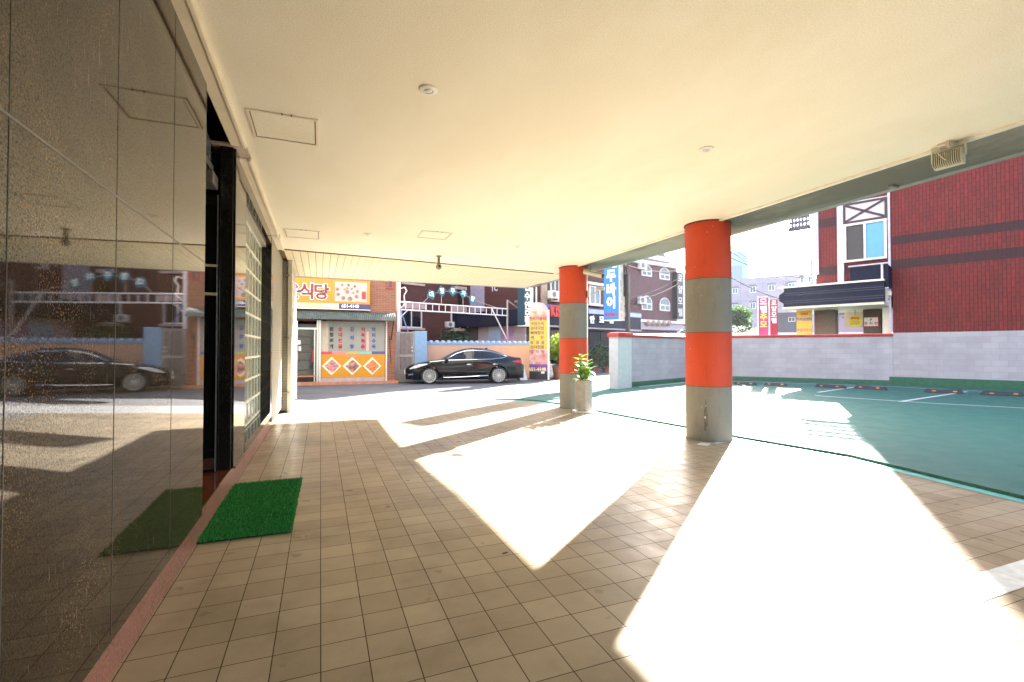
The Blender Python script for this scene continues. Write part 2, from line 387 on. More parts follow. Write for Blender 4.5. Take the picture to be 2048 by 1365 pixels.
struct(dk.build('lot_step_edge', M('grimy_step', (.05, .17, .13), .8, var=.5, scale=12)))
def line(pts, w, z, name, mat):
    m = MB()
    for (ax, ay), (bx, by) in zip(pts, pts[1:]):
        d = Vector((bx - ax, by - ay)).normalized(); n = Vector((-d.y, d.x)) * w / 2
        m.add([(ax + n.x, ay + n.y, z), (bx + n.x, by + n.y, z), (bx - n.x, by - n.y, z), (ax - n.x, ay - n.y, z)], [(0, 3, 2, 1)])
    return struct(m.build(name, mat))
LW = M('lane_paint', (.62, .63, .64), .55, var=.15, scale=12)
line([(10.5, 14.15), (13.9, 15.45), (15.6, 15.9), (18.4, 11.7), (18.97, 10.85), (19.69, 7.74), (21.5, 1)], .10, LOTZ + .004, 'bay_line_back', LW)
line([(13.2, 9.6), (14.0, 7.2), (14.81, 5.82), (17, 1)], .09, LOTZ + .005, 'bay_line_front', LW)
for a, b in (((13.7, 7.7), (18.9, 8.75)), ((14.3, 10.3), (17.84, 11.35)), ((12.7, 11.6), (15.9, 14.6)), ((15.3, 4.9), (20.4, 5.3))):
    line([a, b], .10, LOTZ + .006, 'bay_divider_line', LW)
# painted white band on the near tiles, chipped
wb = MB()
rw = random.Random(3)
top = [(2.6 + i * .11, 1.69 - (rw.random() < .25) * rw.uniform(.01, .04)) for i in range(31)]; bot = [(2.6 + i * .11, 1.495 + (rw.random() < .3) * rw.uniform(.01, .06)) for i in range(31)]
for i in range(30): wb.add([(bot[i][0], bot[i][1], .003), (bot[i + 1][0], bot[i + 1][1], .003), (top[i + 1][0], top[i + 1][1], .003), (top[i][0], top[i][1], .003)], [(0, 1, 2, 3)])
struct(wb.build('painted_band', WHITEW))
# far hill beyond the town
hm = MB(); o = 0; rh = random.Random(5)
for i in range(41):
    a = radians(5 + i * 2.2); R = 420; h = 34 + 16 * sin(i * .45) + rh.uniform(-3, 3) + 10 * sin(i * .17 + 1)
    for k, (rr, hh) in enumerate(((R - 60, 0), (R - 20, h * .6), (R, h), (R + 60, 0))): hm.v.append((rr * sin(a), rr * cos(a), hh - 1))
for i in range(40):
    for k in range(3): hm.face((i * 4 + k, i * 4 + k + 1, i * 4 + k + 5, i * 4 + k + 4))
struct(hm.build('hills', M('far_hill', (.12, .16, .12), .9, var=.3, scale=.05), smooth=True))

# ================================================================ our own building: piloti, granite wall, ceiling
H = 3.3
B = thing('piloti_building', 'building over the covered walkway with cream ceiling and polished dark granite wall on the left', 'building')
# ceiling plate with the skew joint to the metal soffit
CJ0, CJ1 = (-.68, 10.17), (5.6, 10.92)
MB().prism([(-.70, -5), (5.53, -5), (5.53, 10.91), (-.68, 10.17), (-.70, 10.17)], H, H + .08).build('ceiling', CEIL, B)
sf = MB(); x = -.68; k = 0
while x < 6.3:
    x1 = x + .136; y0 = 10.19 + (x + .68) * .1194; fx = 6.36 - (13.9 - 10.5) * .09
    yend = 13.9 if x1 < 6.0 else 13.9 - (x1 - 6.0) / .35 * 3.2
    if yend > y0 + .05: sf.box(x, x1, y0 + .012, yend, H + .006, H + .03)
    x += .145; k += 1
sf.build('soffit_panels', SOFFIT, B, bevel=.004)
MB().box(-.8, 6.3, 10.1, 13.95, H + .034, H + .09).build('soffit_backing', BROWNT, B)
j = MB(); j.add([(-.68, 10.15, H - .02), (5.6, 10.90, H - .02), (5.6, 10.925, H - .02), (-.68, 10.175, H - .02), (-.68, 10.15, H + .01), (5.6, 10.90, H + .01), (5.6, 10.925, H + .01), (-.68, 10.175, H + .01)], [(0, 1, 2, 3), (0, 4, 5, 1), (3, 2, 6, 7)])
j.build('joint_trim', BROWNT, B)
# edge beam, trims, upper storeys
ep = [(5.56, -5), (6.30, -5), (6.36, 6), (6.33, 8.5), (6.22, 10.7), (5.56, 10.94)]
MB().prism(ep, H - .006, H + .5).build('edge_beam', STUCCO, B)
MB().prism([(6.30, -5), (6.42, -5), (6.49, 6), (6.42, 8.5), (6.04, 13.9), (5.98, 13.96), (-8, 13.96), (-8, 13.9), (5.96, 13.9), (6.33, 8.5), (6.36, 6)], H - .002, H + .5).build('fascia', STEEL if 0 else M('grey_fascia', (.3, .31, .31), .6), B)
tr = MB(); tr.box(5.475, 5.53, -5, 10.9, H - .028, H + .002).box(5.53, 5.548, -5, 10.9, H - .012, H + .002); tr.build('ceiling_edge_trim', M('edge_trim', (.83, .78, .68), .4), B, bevel=.006)
MB().prism([(-9, -6), (6.30, -6), (6.36, 6), (6.3, 8.5), (6.0, 13.9), (-9, 13.9)], H + .5, 13).build('upper_storeys', M('grey_wall_outside', (.4, .39, .37), .8), B)
MB().box(-9, -1.36, -6, 13.6, -.02, H + .49).build('ground_floor_core', M('dark_core', (.03, .03, .03), .8), B)
# granite wall
WX = -.77
def wy(px): 
    d = ray(px, 699); return d.y * WX / d.x
g = MB()
g.box(-1.3, WX, -5, 3.985, .2, H)
ys = [1.665, 2.39, 3.19]; wall = g.build('granite_wall', GRAN, B)
jn = MB()
for y_ in ys: jn.box(WX - .001, WX + .0012, y_ - .0016, y_ + .0016, .23, H)
jn.build('panel_joints', M('joint_dark', (.05, .045, .04), .5), wall)
MB().box(WX - .001, WX + .0015, -5, 3.985, 1.985, 1.993).build('horizontal_joint', M('joint_pale', (.20, .19, .18), .5), wall)
gb = MB(); gb.box(-1.3, WX, 5.41, 5.99, .2, H)
gb.build('granite_wall', GRAN, B)
MB().box(WX - .001, WX + .0015, 5.41, 5.99, 1.985, 1.993).build('horizontal_joint', M('joint_pale'), B)
sk = MB(); sk.box(-1.3, -.80 + 0.0, -5, 9.2, 0, .215).box(-.9, -.802, -5, 9.25, .215, .228)
sk.build('pink_granite_skirting', GRANP, B, bevel=.003)
MB().box(-1.3, -.778, 3.99, 5.40, .229, .243).build('door_sill', GRANR, B)
# jambs: black granite pilasters
jb = MB(); jb.box(-.885, -.775, 5.17, 5.40, .244, H); jb.box(-.775, -.757, 5.20, 5.40, .244, H); jb.build('door_jamb', GRANB, B, bevel=.004)
jb = MB(); jb.box(-1.3, -.766, 8.9, 9.12, .229, H - .05); jb.build('window_jamb', GRANB, B, bevel=.004)
MB().box(-1.3, WX + .003, 6.0, 8.89, .229, .33).build('window_sill', GRANB, B)
MB().box(-1.0, -.85, 6.0, 8.89, 3.06, 3.12).build('window_head_frame', ALU, B)
MB().box(-1.3, WX, 6.0, 8.89, 3.12, H).build('window_lintel', GRAN, B)
# glass block window: frame grid + blocks
gw = MB(); n_y, n_z = 8, 9; yy0, yy1, zz0, zz1 = 6.02, 8.88, .36, 3.05
gw.box(-1.0, -.915, yy0, yy1, zz0 - .02, zz0)
for i in range(n_y + 1): y_ = yy0 + (yy1 - yy0) * i / n_y; gw.box(-1.0, -.916, y_ - .010, y_ + .010, zz0, zz1)
for i in range(n_z + 1): z_ = zz0 + (zz1 - zz0) * i / n_z; gw.box(-1.0, -.913, yy0, yy1, z_ - .016, z_ + .016)
gwo = gw.build('glass_block_window', M('block_grout', (.78, .79, .72), .6), B)
gbm = MB()
for i in range(n_y):
    for k in range(n_z):
        a = yy0 + (yy1 - yy0) * i / n_y + .016; b = yy0 + (yy1 - yy0) * (i + 1) / n_y - .016
        c = zz0 + (zz1 - zz0) * k / n_z + .017; d = zz0 + (zz1 - zz0) * (k + 1) / n_z - .017
        gbm.box(-.99, -.925, a, b, c, d)
gmat = M('glass_block', (.22, .27, .22), .10, var=.5, scale=14, bump=.5, bscale=25, ior=1.5)
gbm.build('glass_blocks', gmat, gwo, bevel=.006)
# entrance door, recessed
d = MB(); d.box(-1.30, -1.22, 3.99, 5.12, .244, 2.55); dr = d.build('entrance_door', M('door_glass', (.006, .006, .007), .05), B)
fr_ = MB(); fr_.box(-1.22, -1.17, 3.99, 4.05, .244, 2.62).box(-1.22, -1.17, 5.06, 5.12, .244, 2.62).box(-1.22, -1.17, 4.05, 5.06, 2.55, 2.62).box(-1.22, -1.17, 4.05, 5.06, .244, .36).box(-1.22, -1.17, 4.53, 4.58, .36, 2.55)
fr_.build('frame', BLACKM, dr)
dl = MB().box(-1.25, -.893, 5.135, 5.16, .25, 2.80).build('open_door_leaf', M('door_glass'), B)
hb = MB(); hb.box(-1.25, -.893, 5.10, 5.134, 1.865, 1.89); hb.build('push_bar', M('brass_bar', (.62, .56, .42), .3, .3), dl)
hb = MB(); hb.box(-1.25, -.893, 5.10, 5.134, 2.13, 2.15); hb.build('push_bar', M('brass_bar'), dl)
MB().box(-1.25, -.905, 5.12, 5.134, .27, .37).build('bottom_rail', M('rail_reddish_reflection', (.07, .03, .02), .2), dl)  # kick plate with its reddish reflection put into the colour
MB().box(-.895, -.887, 5.11, 5.134, .25, 2.8).build('steel_edge', STEEL, dl)
MB().box(-1.14, -1.10, 4.86, 4.9, .30, 1.3).build('handle', STEEL, dr)
MB().box(-1.25, -.93, 3.99, 5.12, 3.0, 3.06).build('door_header', M('header_steel', (.35, .33, .3), .3, .7), B)
MB().box(-1.30, -.95, 3.99, 5.12, 3.065, H).build('transom_panel', M('transom_grey', (.10, .12, .15), .25), B)
MB().box(-1.05, -.89, 4.9, 5.12, 2.84, 2.96).build('door_closer', M('closer', (.2, .19, .18), .35, .5), B, bevel=.01)
# cream cornice along the wall head
co_ = MB()
for a, b in ((-5, 5.10), (5.42, 8.9), (9.12, 10.15)): co_.box(WX - .02, -.655, a, b, H - .028, H + .004); co_.box(-.69, -.66, a, b, H - .045, H - .028)
co_.build('cornice', CREAM, B, bevel=.005)
MB().box(-.95, -.66, 5.12, 5.41, H - .018, H + .003).build('cornice_cap', M('cap_red', (.50, .40, .33), .4), B)
MB().box(-.9, -.64, 8.905, 9.115, H - .045, H + .003).build('cornice_block', CREAM, B)
# perforated steel shutter, corner pilaster with faded poster panel
def perf(name, col):
    m, nt, b = _new(name); v = _coord(nt)
    bt = _n(nt, 'ShaderNodeTexBrick', offset=.5); sp = _coord(nt, 'xyz')
    cb = _n(nt, 'ShaderNodeCombineXYZ'); s_ = _n(nt, 'ShaderNodeSeparateXYZ'); nt.links.new(v, s_.inputs[0])
    a = _n(nt, 'ShaderNodeMath', operation='ADD'); nt.links.new(s_.outputs[0], a.inputs[0]); nt.links.new(s_.outputs[1], a.inputs[1])
    nt.links.new(a.outputs[0], cb.inputs[0]); nt.links.new(s_.outputs[2], cb.inputs[1]); nt.links.new(cb.outputs[0], bt.inputs[0])
    bt.inputs['Scale'].default_value = 1; bt.inputs['Brick Width'].default_value = .06; bt.inputs['Row Height'].default_value = .034; bt.inputs['Mortar Size'].default_value = .012
    bt.inputs['Color1'].default_value = (.10, .09, .07, 1); bt.inputs['Color2'].default_value = (.13, .12, .09, 1); bt.inputs['Mortar'].default_value = (*col, 1)
    nt.links.new(bt.outputs[0], b.inputs['Base Color']); b.inputs['Roughness'].default_value = .5; return m
PERF = perf('perforated_plate', (.36, .34, .285))
ps = MB(); ps.box(-.9, WX + .0, 9.2, 11.5, .12, H); ps.build('perforated_panel', PERF, B)
pl = MB(); pl.box(-1.3, -.60, 11.52, 11.60, .05, H); pl.build('perforated_panel', PERF, B)
pp = MB(); pp.box(-.66, -.585, 11.44, 11.62, .0, H).box(-1.3, -.62, 11.61, 13.6, .02, H - .01); pp.build('corner_pilaster', ALU, B)
for z_ in (.42, 1.6, 2.95): MB().box(-.74, -.63, 11.40, 11.52, z_, z_ + .035).build('hinge', M('hinge_metal', (.22, .19, .13), .5, .4), B)
MB().box(-.80, -.76, 11.34, 11.5, .14, .34).build('latch', BLACKM, B)
pm, nt_, b_ = _new('faded_poster')
nt_.links.new(_ramp(nt_, _noise(nt_, _coord(nt_, scale=(1, 1.2, .5)), 2.6, 4, .6), [(.3, (.62, .42, .28)), (.45, (.70, .68, .62)), (.55, (.45, .55, .50)), (.68, (.74, .64, .5))]), b_.inputs['Base Color']); b_.inputs['Roughness'].default_value = .2
MB().box(-.618, -.59, 11.7, 13.55, .12, 3.0).build('poster_panel', pm, B)
MB().box(-.58, -.565, 13.5, 13.58, .1, 2.1).build('poster_edge_strip', WHITE, B)

# ================================================================ columns (each a thing)
def column(x, y, r, label):
    t = thing('striped_column', label, 'column', (x, y, 0), 0, 'round striped columns holding up the ceiling edge')
    zs = [0, .812, 1.624, 2.437, H - .004]
    for i in range(4):
        m = MB(); e = .004; m.lathe([(r, zs[i] + (e if i else 0)), (r, zs[i + 1] - e)], n=96)
        m.build('orange_band' if i % 2 else 'grey_band', ORANGE if i % 2 else GREYC, t, smooth=True)
    sm = MB()
    for z_ in zs[1:4]: sm.lathe([(r - .003, z_ - .006), (r - .003, z_ + .006)], n=96)
    sm.build('seam_ring', SEAM, t, smooth=True)
    MB().lathe([(r + .012, H - .016), (r + .012, H - .001)], n=64).build('top_collar', SEAM, t, smooth=True)
    return t
C1 = (5.55, 9.99); C2 = (5.57, 5.77)
column(*C1, .335, 'orange and grey striped round column with the potted plant at its foot, the farther of two')
c2 = column(*C2, .335, 'nearest orange and grey striped round column, standing on the step of the green lot')
st_ = MB()                                             # water stain with two plaster flecks, real thin patch on the shaft
def on_c(a, z, off=.0015): return (.335 * cos(a) + cos(a) * off, .335 * sin(a) + sin(a) * off, z)
ang0 = atan2(-C2[1], -C2[0]) + .47 - 2 * .3
pts = [(.05 * cos(2 * pi * k / 16) * (1 - .35 * sin(2 * pi * k / 16)) + (.012 if k % 3 == 0 else 0), .37 + .22 * sin(2 * pi * k / 16) + (.05 if k == 4 else 0)) for k in range(16)]
o_ = [on_c(ang0 + a * 1.6, z) for a, z in pts]; st_.add([on_c(ang0, .36)] + o_, [(0, i + 1, (i + 1) % 16 + 1) for i in range(16)])
st_.build('stain', M('stain_dark', (.135, .13, .112), .8, var=.3, scale=20), c2)
fk = MB()
for a, z, s in ((-.02, .36, .022), (.01, .53, .01)): fk.add([on_c(ang0 + a - s * 2, z, .003), on_c(ang0 + a, z - s, .003), on_c(ang0 + a + s * 2, z, .003), on_c(ang0 + a, z + s, .003)], [(0, 1, 2, 3)])
fk.build('plaster_fleck', M('fleck', (.7, .62, .5), .8), c2)
# ================================================================ ceiling fittings
def hatch(x0, x1, y0, y1, label):
    t = thing('access_hatch', label, 'access hatch', ((x0 + x1) / 2, (y0 + y1) / 2, H), 0, 'square access hatches in the ceiling')
    w, d = (x1 - x0) / 2, (y1 - y0) / 2; f = MB(); z0, z1 = -.012, .002
    f.box(-w, w, -d, -d + .02, z0, z1).box(-w, w, d - .02, d, z0, z1).box(-w, -w + .02, -d + .02, d - .02, z0, z1).box(w - .02, w, -d + .02, d - .02, z0, z1)
    f.build('frame', CREAM, t); g_ = MB(); e = .030
    g_.box(-w + .02, w - .02, -d + .02, d - .02, -.0015, .001); g_.build('shadow_gap', BROWNT, t)
    MB().box(-w + e, w - e, -d + e, d - e, -.006, -.002).build('panel', CEIL, t)
    for a_ in (-.01, .06): MB().box(a_, a_ + .01, -d - .012, -d + .01, -.012, -.003).build('catch', BROWNT, t)
hatch(-.57, -.03, 4.32, 4.87, 'square ceiling hatch nearest the camera, by the entrance door')
hatch(-.57, -.02, 8.42, 9.03, 'square ceiling hatch near the perforated shutter end of the wall')
hatch(1.52, 2.03, 7.73, 8.24, 'square ceiling hatch in the middle of the ceiling, before the small camera')
def downlight(x, y, label, r=.062, z=H, g='round white downlights in the ceiling'):
    t = thing('downlight', label, 'ceiling light', (x, y, z), 0, g)
    MB().lathe([(r * 1.12, -.002), (r * 1.12, -.007), (r, -.013), (r * .62, -.015), (r * .58, -.008)], n=40).build('trim_ring', WHITE, t, smooth=True)
    MB().lathe([(r * .5, -.0155), (r * .42, -.019), (.001, -.020)], n=28, cap=False).build('lens', M('lamp_lens', (.62, .62, .60), .2, var=.2, scale=80), t, smooth=True)
downlight(.73, 3.51, 'nearest round white downlight, left half of the ceiling')
downlight(3.44, 3.57, 'round white downlight between the floodlight and the first row light')
downlight(.72, 8.32, 'small far round downlight left of the middle ceiling hatch')
downlight(3.42, 8.29, 'small far round downlight before the striped columns')
downlight(.75, 12.0, 'flush light in the metal strip soffit above the restaurant sign', .055, H + .006, 'flush lights in the metal strip soffit')
downlight(3.45, 12.0, 'flush light in the metal strip soffit above the arch lettering', .055, H + .006, 'flush lights in the metal strip soffit')
t = thing('ceiling_camera', 'small dark dome camera on a short stem hanging from the cream ceiling', 'security camera', (2.26, 9.75, H))
MB().lathe([(.062, -.001), (.062, -.012), (.03, -.02), (.028, -.14), (.04, -.15), (.04, -.165)], n=20).build('stem', M('camera_stem', (.20, .18, .12), .45), t, smooth=True)
m = MB(); m.ball((0, 0, -.225), .062, 10); m.build('dome_head', M('camera_head', (.30, .28, .26), .25), t, smooth=True)
MB().lathe([(.02, -.066), (.025, -.062)], (0, -.005, -.225), 14, 'y').build('lens', BLACKM, t)
MB().tube([(-.05, 0, -.003), (-.09, 0, -.06), (-.075, 0, -.13), (-.03, 0, -.18)], .005, 6).build('cable', M('cable_white', (.6, .58, .5), .5), t, smooth=True)
# bullet camera by column 1, plus its bracket neighbour on the column
t = thing('bullet_camera', 'beige bullet camera on a ceiling bracket beside the farther striped column', 'security camera', (5.62, 9.33, H - .006), -1.05)
MB().box(-.05, .05, -.05, .05, -.012, 0).build('base_plate', M('bracket_dark', (.16, .16, .14), .5), t)
MB().tube([(0, 0, -.01), (0, 0, -.16)], .018, 10).build('arm', M('bracket_dark'), t, smooth=True)
MB().tube([(0, .0, -.02), (-.14, 0, -.06), (-.16, 0, -.16), (-.05, 0, -.20)], .006, 6).build('cable', WIRE, t, smooth=True)
cb_ = MB(); cb_.tube([(-.16, 0, -.17), (.30, 0, -.31)], .052, 20); cb_.build('housing', M('camera_body', (.50, .49, .42), .4), t, smooth=True)
hd_ = MB(); hd_.add([(-.14, -.065, -.11), (.36, -.065, -.265), (.36, .065, -.265), (-.14, .065, -.11), (-.14, -.065, -.12), (.36, -.065, -.275), (.36, .065, -.275), (-.14, .065, -.12)], [(0, 1, 2, 3), (7, 6, 5, 4), (0, 4, 5, 1), (1, 5, 6, 2), (2, 6, 7, 3), (3, 7, 4, 0)])
hd_.build('sun_hood', M('camera_body'), t)
MB().tube([(.300, 0, -.31), (.315, 0, -.3145)], .044, 20).build('lens', BLACKM, t)
t = thing('wall_camera', 'small camera on an arm fixed to the side of the farther striped column', 'security camera', (5.80, 9.73, 2.66), -.5)
MB().box(-.03, .01, -.06, .06, -.08, .08).build('junction_box', M('junction', (.42, .41, .36), .5), t, bevel=.008)
MB().tube([(.0, 0, -.03), (.16, -.04, .02), (.27, -.05, .10)], .013, 8).build('arm', M('camera_body'), t, smooth=True)
MB().tube([(.18, -.02, .13), (.36, -.08, .10)], .035, 14).build('housing', M('camera_body'), t, smooth=True)
# floodlight seen from its finned back
t = thing('floodlight', 'finned floodlight seen from behind, hung from the edge beam near the red brick wall', 'floodlight', (5.44, 2.60, H - .001), radians(-86))
t.scale = (.78, 1, .95)
fl = M('flood_housing', (.62, .60, .50), .35, .3)
MB().tube([(-.21, .02, -.005), (-.20, .02, -.02), (-.12, .02, -.035), (.0, .02, -.04), (.05, .02, -.01)], .009, 8).build('cable', M('cable_white'), t, smooth=True)
bx = MB(); bx.box(-.12, .02, -.06, .05, -.037, -.002); bx.build('junction_box', M('flood_box', (.66, .60, .56), .45), t, bevel=.012)
MB().box(-.012, .012, -.075, -.055, -.075, .0).build('strap', M('strap', (.5, .48, .42), .5), t)
bk = MB(); bk.box(-.19, .115, .0, .02, -.050, -.038).box(-.205, -.19, .0, .02, -.16, -.038).box(.115, .13, .0, .02, -.16, -.038); bk.build('bracket', fl, t)
hs = MB(); hs.box(-.18, .105, .0, .05, -.235, -.06); hs.build('housing', fl, t, bevel=.006)
fn = MB()
for i in range(14): xx = -.172 + i * .0205; fn.add([(xx, 0, -.065), (xx, -.045, -.10), (xx, -.045, -.205), (xx, 0, -.228), (xx + .006, 0, -.065), (xx + .006, -.045, -.10), (xx + .006, -.045, -.205), (xx + .006, 0, -.228)], [(0, 1, 2, 3), (7, 6, 5, 4), (0, 4, 5, 1), (1, 5, 6, 2), (2, 6, 7, 3)])
fn.build('cooling_fins', fl, t)
MB().tube([(-.09, -.03, -.04), (-.10, -.06, -.10), (-.06, -.07, -.15), (-.03, -.05, -.18)], .006, 6).build('lamp_cable', M('cable_white'), t, smooth=True)
MB().box(-.165, .09, .051, .056, -.225, -.07).build('front_glass', M('flood_glass', (.5, .5, .48), .1), t)
tag(MB().box(-.06, .06, -.03, .03, -.03, -.001).build('sensor_box', M('flood_housing_dark', (.22, .22, .22), .5), at=(6.24, 3.55, H - .006), bevel=.008), 'small dark grey box fixed under the edge beam beside the floodlight', 'sensor')
# ================================================================ mat, paper, pot
mt = thing('door_mat', 'green artificial grass mat on the tiles before the entrance door', 'mat', (-.49, 4.75, 0), radians(-.8))
MB().box(-.305, .305, -.785, .785, .002, .012).build('backing', M('mat_backing', (.006, .02, .008), .9), mt)
rg = random.Random(11); gm = MB()
GR = M('artificial_grass', (.022, .27, .035), .45, var=.35, scale=60)
for i in range(26000):
    x, y = rg.uniform(-.31, .31) + rg.gauss(0, .003), rg.uniform(-.79, .79) + rg.gauss(0, .004); a = rg.uniform(0, pi); h = rg.uniform(.012, .024); w = .0035
    dx, dy = cos(a) * w, sin(a) * w; lx, ly = rg.uniform(-.012, .012), rg.uniform(-.012, .012); k = len(gm.v)
    gm.v += [(x - dx, y - dy, .010), (x + dx, y + dy, .010), (x + lx, y + ly, .010 + h)]; gm.face((k, k + 1, k + 2))
g_ = gm.build('grass_pile', GR, mt); g_['kind'] = 'stuff'
for (px, py), (w, d, r), lab in (((1408, 889), (.10, .075, .5), 'larger of two white paper scraps at the foot of the near column'), ((1440, 885.5), (.12, .03, .2), 'thin white paper strip on the tiles touching the near column')):
    q = onz(px, py); tag(MB().box(-w, w, -d, d, .0, .0015).build('paper_scrap', WHITE, at=(q.x, q.y, .0008)), lab, 'paper', 'paper scraps by the column').rotation_euler = (0, 0, r)
q = onz(1010, 1107); tag(MB().box(-.02, .02, -.004, .004, 0, .004).build('twig', M('twig', (.05, .03, .02), .8), at=(q.x, q.y, .001)), 'tiny dark twig lying on the shaded tiles left of the light patch', 'twig').rotation_euler = (0, 0, .2)
t = thing('plant_pot', 'tall grey concrete planter standing against the farther striped column', 'planter', (5.31, 9.12, 0))
pr = .185
MB().lathe([(.17, .002), (.235, .006), (.25, .05), (.235, .052), (.228, .03)], n=40).build('saucer', WHITE, t, smooth=True)
MB().lathe([(pr, .052), (pr, .70), (pr - .035, .70), (pr - .035, .64)], n=10).build('pot', M('pot_concrete', (.30, .285, .26), .75, var=.2, scale=9, bump=.3), t)
MB().lathe([(pr - .04, .63), (.01, .645)], n=20).build('soil', M('soil', (.06, .04, .03), .9), t)
t = thing('potted_plant', 'bright green leafy plant growing in the grey planter by the column', 'plant', (5.31, 9.12, .64))
rp = random.Random(4); stm = MB(); lf = MB()
def leaf(mb, base, d, L, w, droop):
    d = d.normalized(); sd_ = d.cross(Vector((0, 0, 1))).normalized(); prev = None; n = 5; o = len(mb.v)
    for i in range(n + 1):
        f = i / n; c_ = base + d * L * f + Vector((0, 0, -droop * f * f)); ww = w * sin(pi * (.08 + .92 * f) ** .8) if f < 1 else 0
        mb.v += [tuple(c_ - sd_ * ww + Vector((0, 0, ww * .25))), tuple(c_), tuple(c_ + sd_ * ww + Vector((0, 0, ww * .25)))]
    for i in range(n):
        for k in (0, 1): a = o + i * 3 + k; mb.face((a, a + 1, a + 4, a + 3))
for s_i, (sx, sy, hh) in enumerate(((-.04, 0, .50), (.05, .02, .42), (.0, .05, .58), (.04, -.05, .30), (-.05, -.03, .34))):
    p0 = Vector((sx, sy, 0)); p1 = Vector((sx * 2.2, sy * 2, hh)); stm.tube([p0, (p0 + p1) / 2 + Vector((.01, 0, 0)), p1], .009, 6)
    for i in range(19):
        f = .15 + .85 * i / 18; b0 = p0.lerp(p1, f); a = i * 2.4 + s_i; d = Vector((cos(a), sin(a), rp.uniform(.1, .9)))
        leaf(lf, b0, d, rp.uniform(.17, .27), rp.uniform(.036, .055), rp.uniform(.02, .10))
stm.build('stem', M('plant_stem', (.12, .2, .05), .6), t, smooth=True); lf.build('leaves', translucent(M('plant_leaf', (.19, .34, .045), .38, var=.4, scale=12)), t, smooth=True)
# ================================================================ lot wall
BW = {}
def blockmat(name): return brick(name, (.33, .295, .325), (.39, .35, .38), (.29, .255, .285), .40, .20, 'xz', .006, blotch=.2, bump=.35, rough=.75)
LWM = blockmat('painted_block_wall'); LGREEN = M('green_wall_base', (.02, .095, .05), .6, var=.2, scale=8); LRED = M('red_coping_paint', (.40, .025, .02), .4, var=.15, scale=8)
def wall_run(a, b, h, green, label, cope=True, name='block_wall', ext=0):
    a, b = Vector(a), Vector(b); d = b - a; L = d.length; rz = atan2(d.y, d.x)
    t = thing(name, label, 'wall', (a.x, a.y, 0), rz, 'painted block walls round the parking lot')
    MB().box(0, L, 0, .15, -.05, h).build('blocks', LWM, t)
    MB().box(0, L, -.012, .0, LOTZ, green).build('green_base', LGREEN, t)
    if cope:
        c = MB(); c.slab([(0, h), (L, h), (L, h + .03), (0, h + .03)], -.04, .19)
        c.slab([(-.0, h + .03), (L, h + .03), (L, h + .10), (0, h + .10)], -.055, .205); c.build('coping', LRED, t, bevel=.012)
        MB().box(.02, L - .02, -.04, .19, h + .101, h + .108).build('coping_top', M('weathered_coping_top', (.62, .56, .54), .7, var=.3, scale=10), t)
    return t
PA, PB, PC = (10.02, 14.22), (16.05, 16.62), (20.0, 11.45)
wall_run(PA, PB, 1.80, .20, 'painted block wall with red coping running back from the white pillar')
wall_run(PB, PC, 1.86, .20, 'painted block wall with red coping between the near column and the red brick motel')
gb_ = MB(); q = Vector(PC) - Vector(PB); q.normalize(); k0 = Vector(PC) - q * 1.35
gp = MB(); rz_ = atan2(q.y, q.x)
# pillar at the wall's street end
pt = thing('wall_pillar', 'pale grey square pillar with red painted cap at the street end of the lot wall', 'pillar', (9.62, 14.02, 0), radians(21.7))
MB().box(-.44, .40, -.20, .16, -.04, 1.79).build('shaft', M('pillar_paint', (.46, .46, .47), .6, var=.08), pt, bevel=.01)
c = MB(); c.slab([(-.50, 1.79), (.46, 1.79), (.46, 1.86), (.40, 1.93), (-.44, 1.93), (-.50, 1.86)], -.25, .21); c.build('cap', LRED, pt)
c = MB()
for xx in (-.38, -.1, .18): c.box(xx, xx + .18, -.2, .16, 1.931, 1.95)
c.build('tile_patch', WHITE, pt)
# wheel stops
STOPM = M('black_rubber', (.022, .020, .024), .6); AMB = M('amber_reflector', (.50, .17, .02), .35)
def stop_proto():
    t = thing('wheel_stop', '', 'wheel stop', (0, 0, LOTZ), 0, 'black rubber wheel stops along the lot wall')
    m = MB(); m.add([(-.5, -.075, 0), (.5, -.075, 0), (.5, .075, 0), (-.5, .075, 0), (-.42, -.045, .10), (.42, -.045, .10), (.42, .045, .10), (-.42, .045, .10)], [(0, 3, 2, 1), (4, 5, 6, 7), (0, 1, 5, 4), (1, 2, 6, 5), (2, 3, 7, 6), (3, 0, 4, 7)])
    m.build('rubber_body', STOPM, t, bevel=.01)
    for sx in (-1, 1):
        r = MB(); cx_ = sx * .26
        r.add([(cx_ - .05, -.0660, .040), (cx_ + .05, -.0660, .040), (cx_ + .05, -.0575, .070), (cx_ - .05, -.0575, .070)], [(0, 1, 2, 3)]); r.build('reflector', AMB, t)
    return t
sp0 = stop_proto()
stops = [((1467, 769), (1514, 771)), ((1527, 771), (1577, 773)), ((1631, 774), (1692, 778)), ((1708, 777), (1774, 781)), ((1848, 785), (1929, 788)), ((1960, 790), (2052, 793))]
slab_ = ['black wheel stop half hidden right behind the near striped column', 'black wheel stop second along the wall from the near column', 'black wheel stop at the start of the pair before the wall step', 'black wheel stop where the green wall base steps up', 'black wheel stop second from the right edge, under the red brick wall', 'black wheel stop at the right edge of the picture']
for i, ((a, b), (c, d)) in enumerate(stops):
    p, q = onz(a, b, LOTZ), onz(c, d, LOTZ); t = sp0 if i == 0 else copy_tree(sp0)
    t.location = ((p.x + q.x) / 2, (p.y + q.y) / 2, LOTZ); L = (q - p).length; t.rotation_euler = (0, 0, atan2(q.y - p.y, q.x - p.x)); t.scale = (L, 1.25, 1.1); t['label'] = slab_[i]
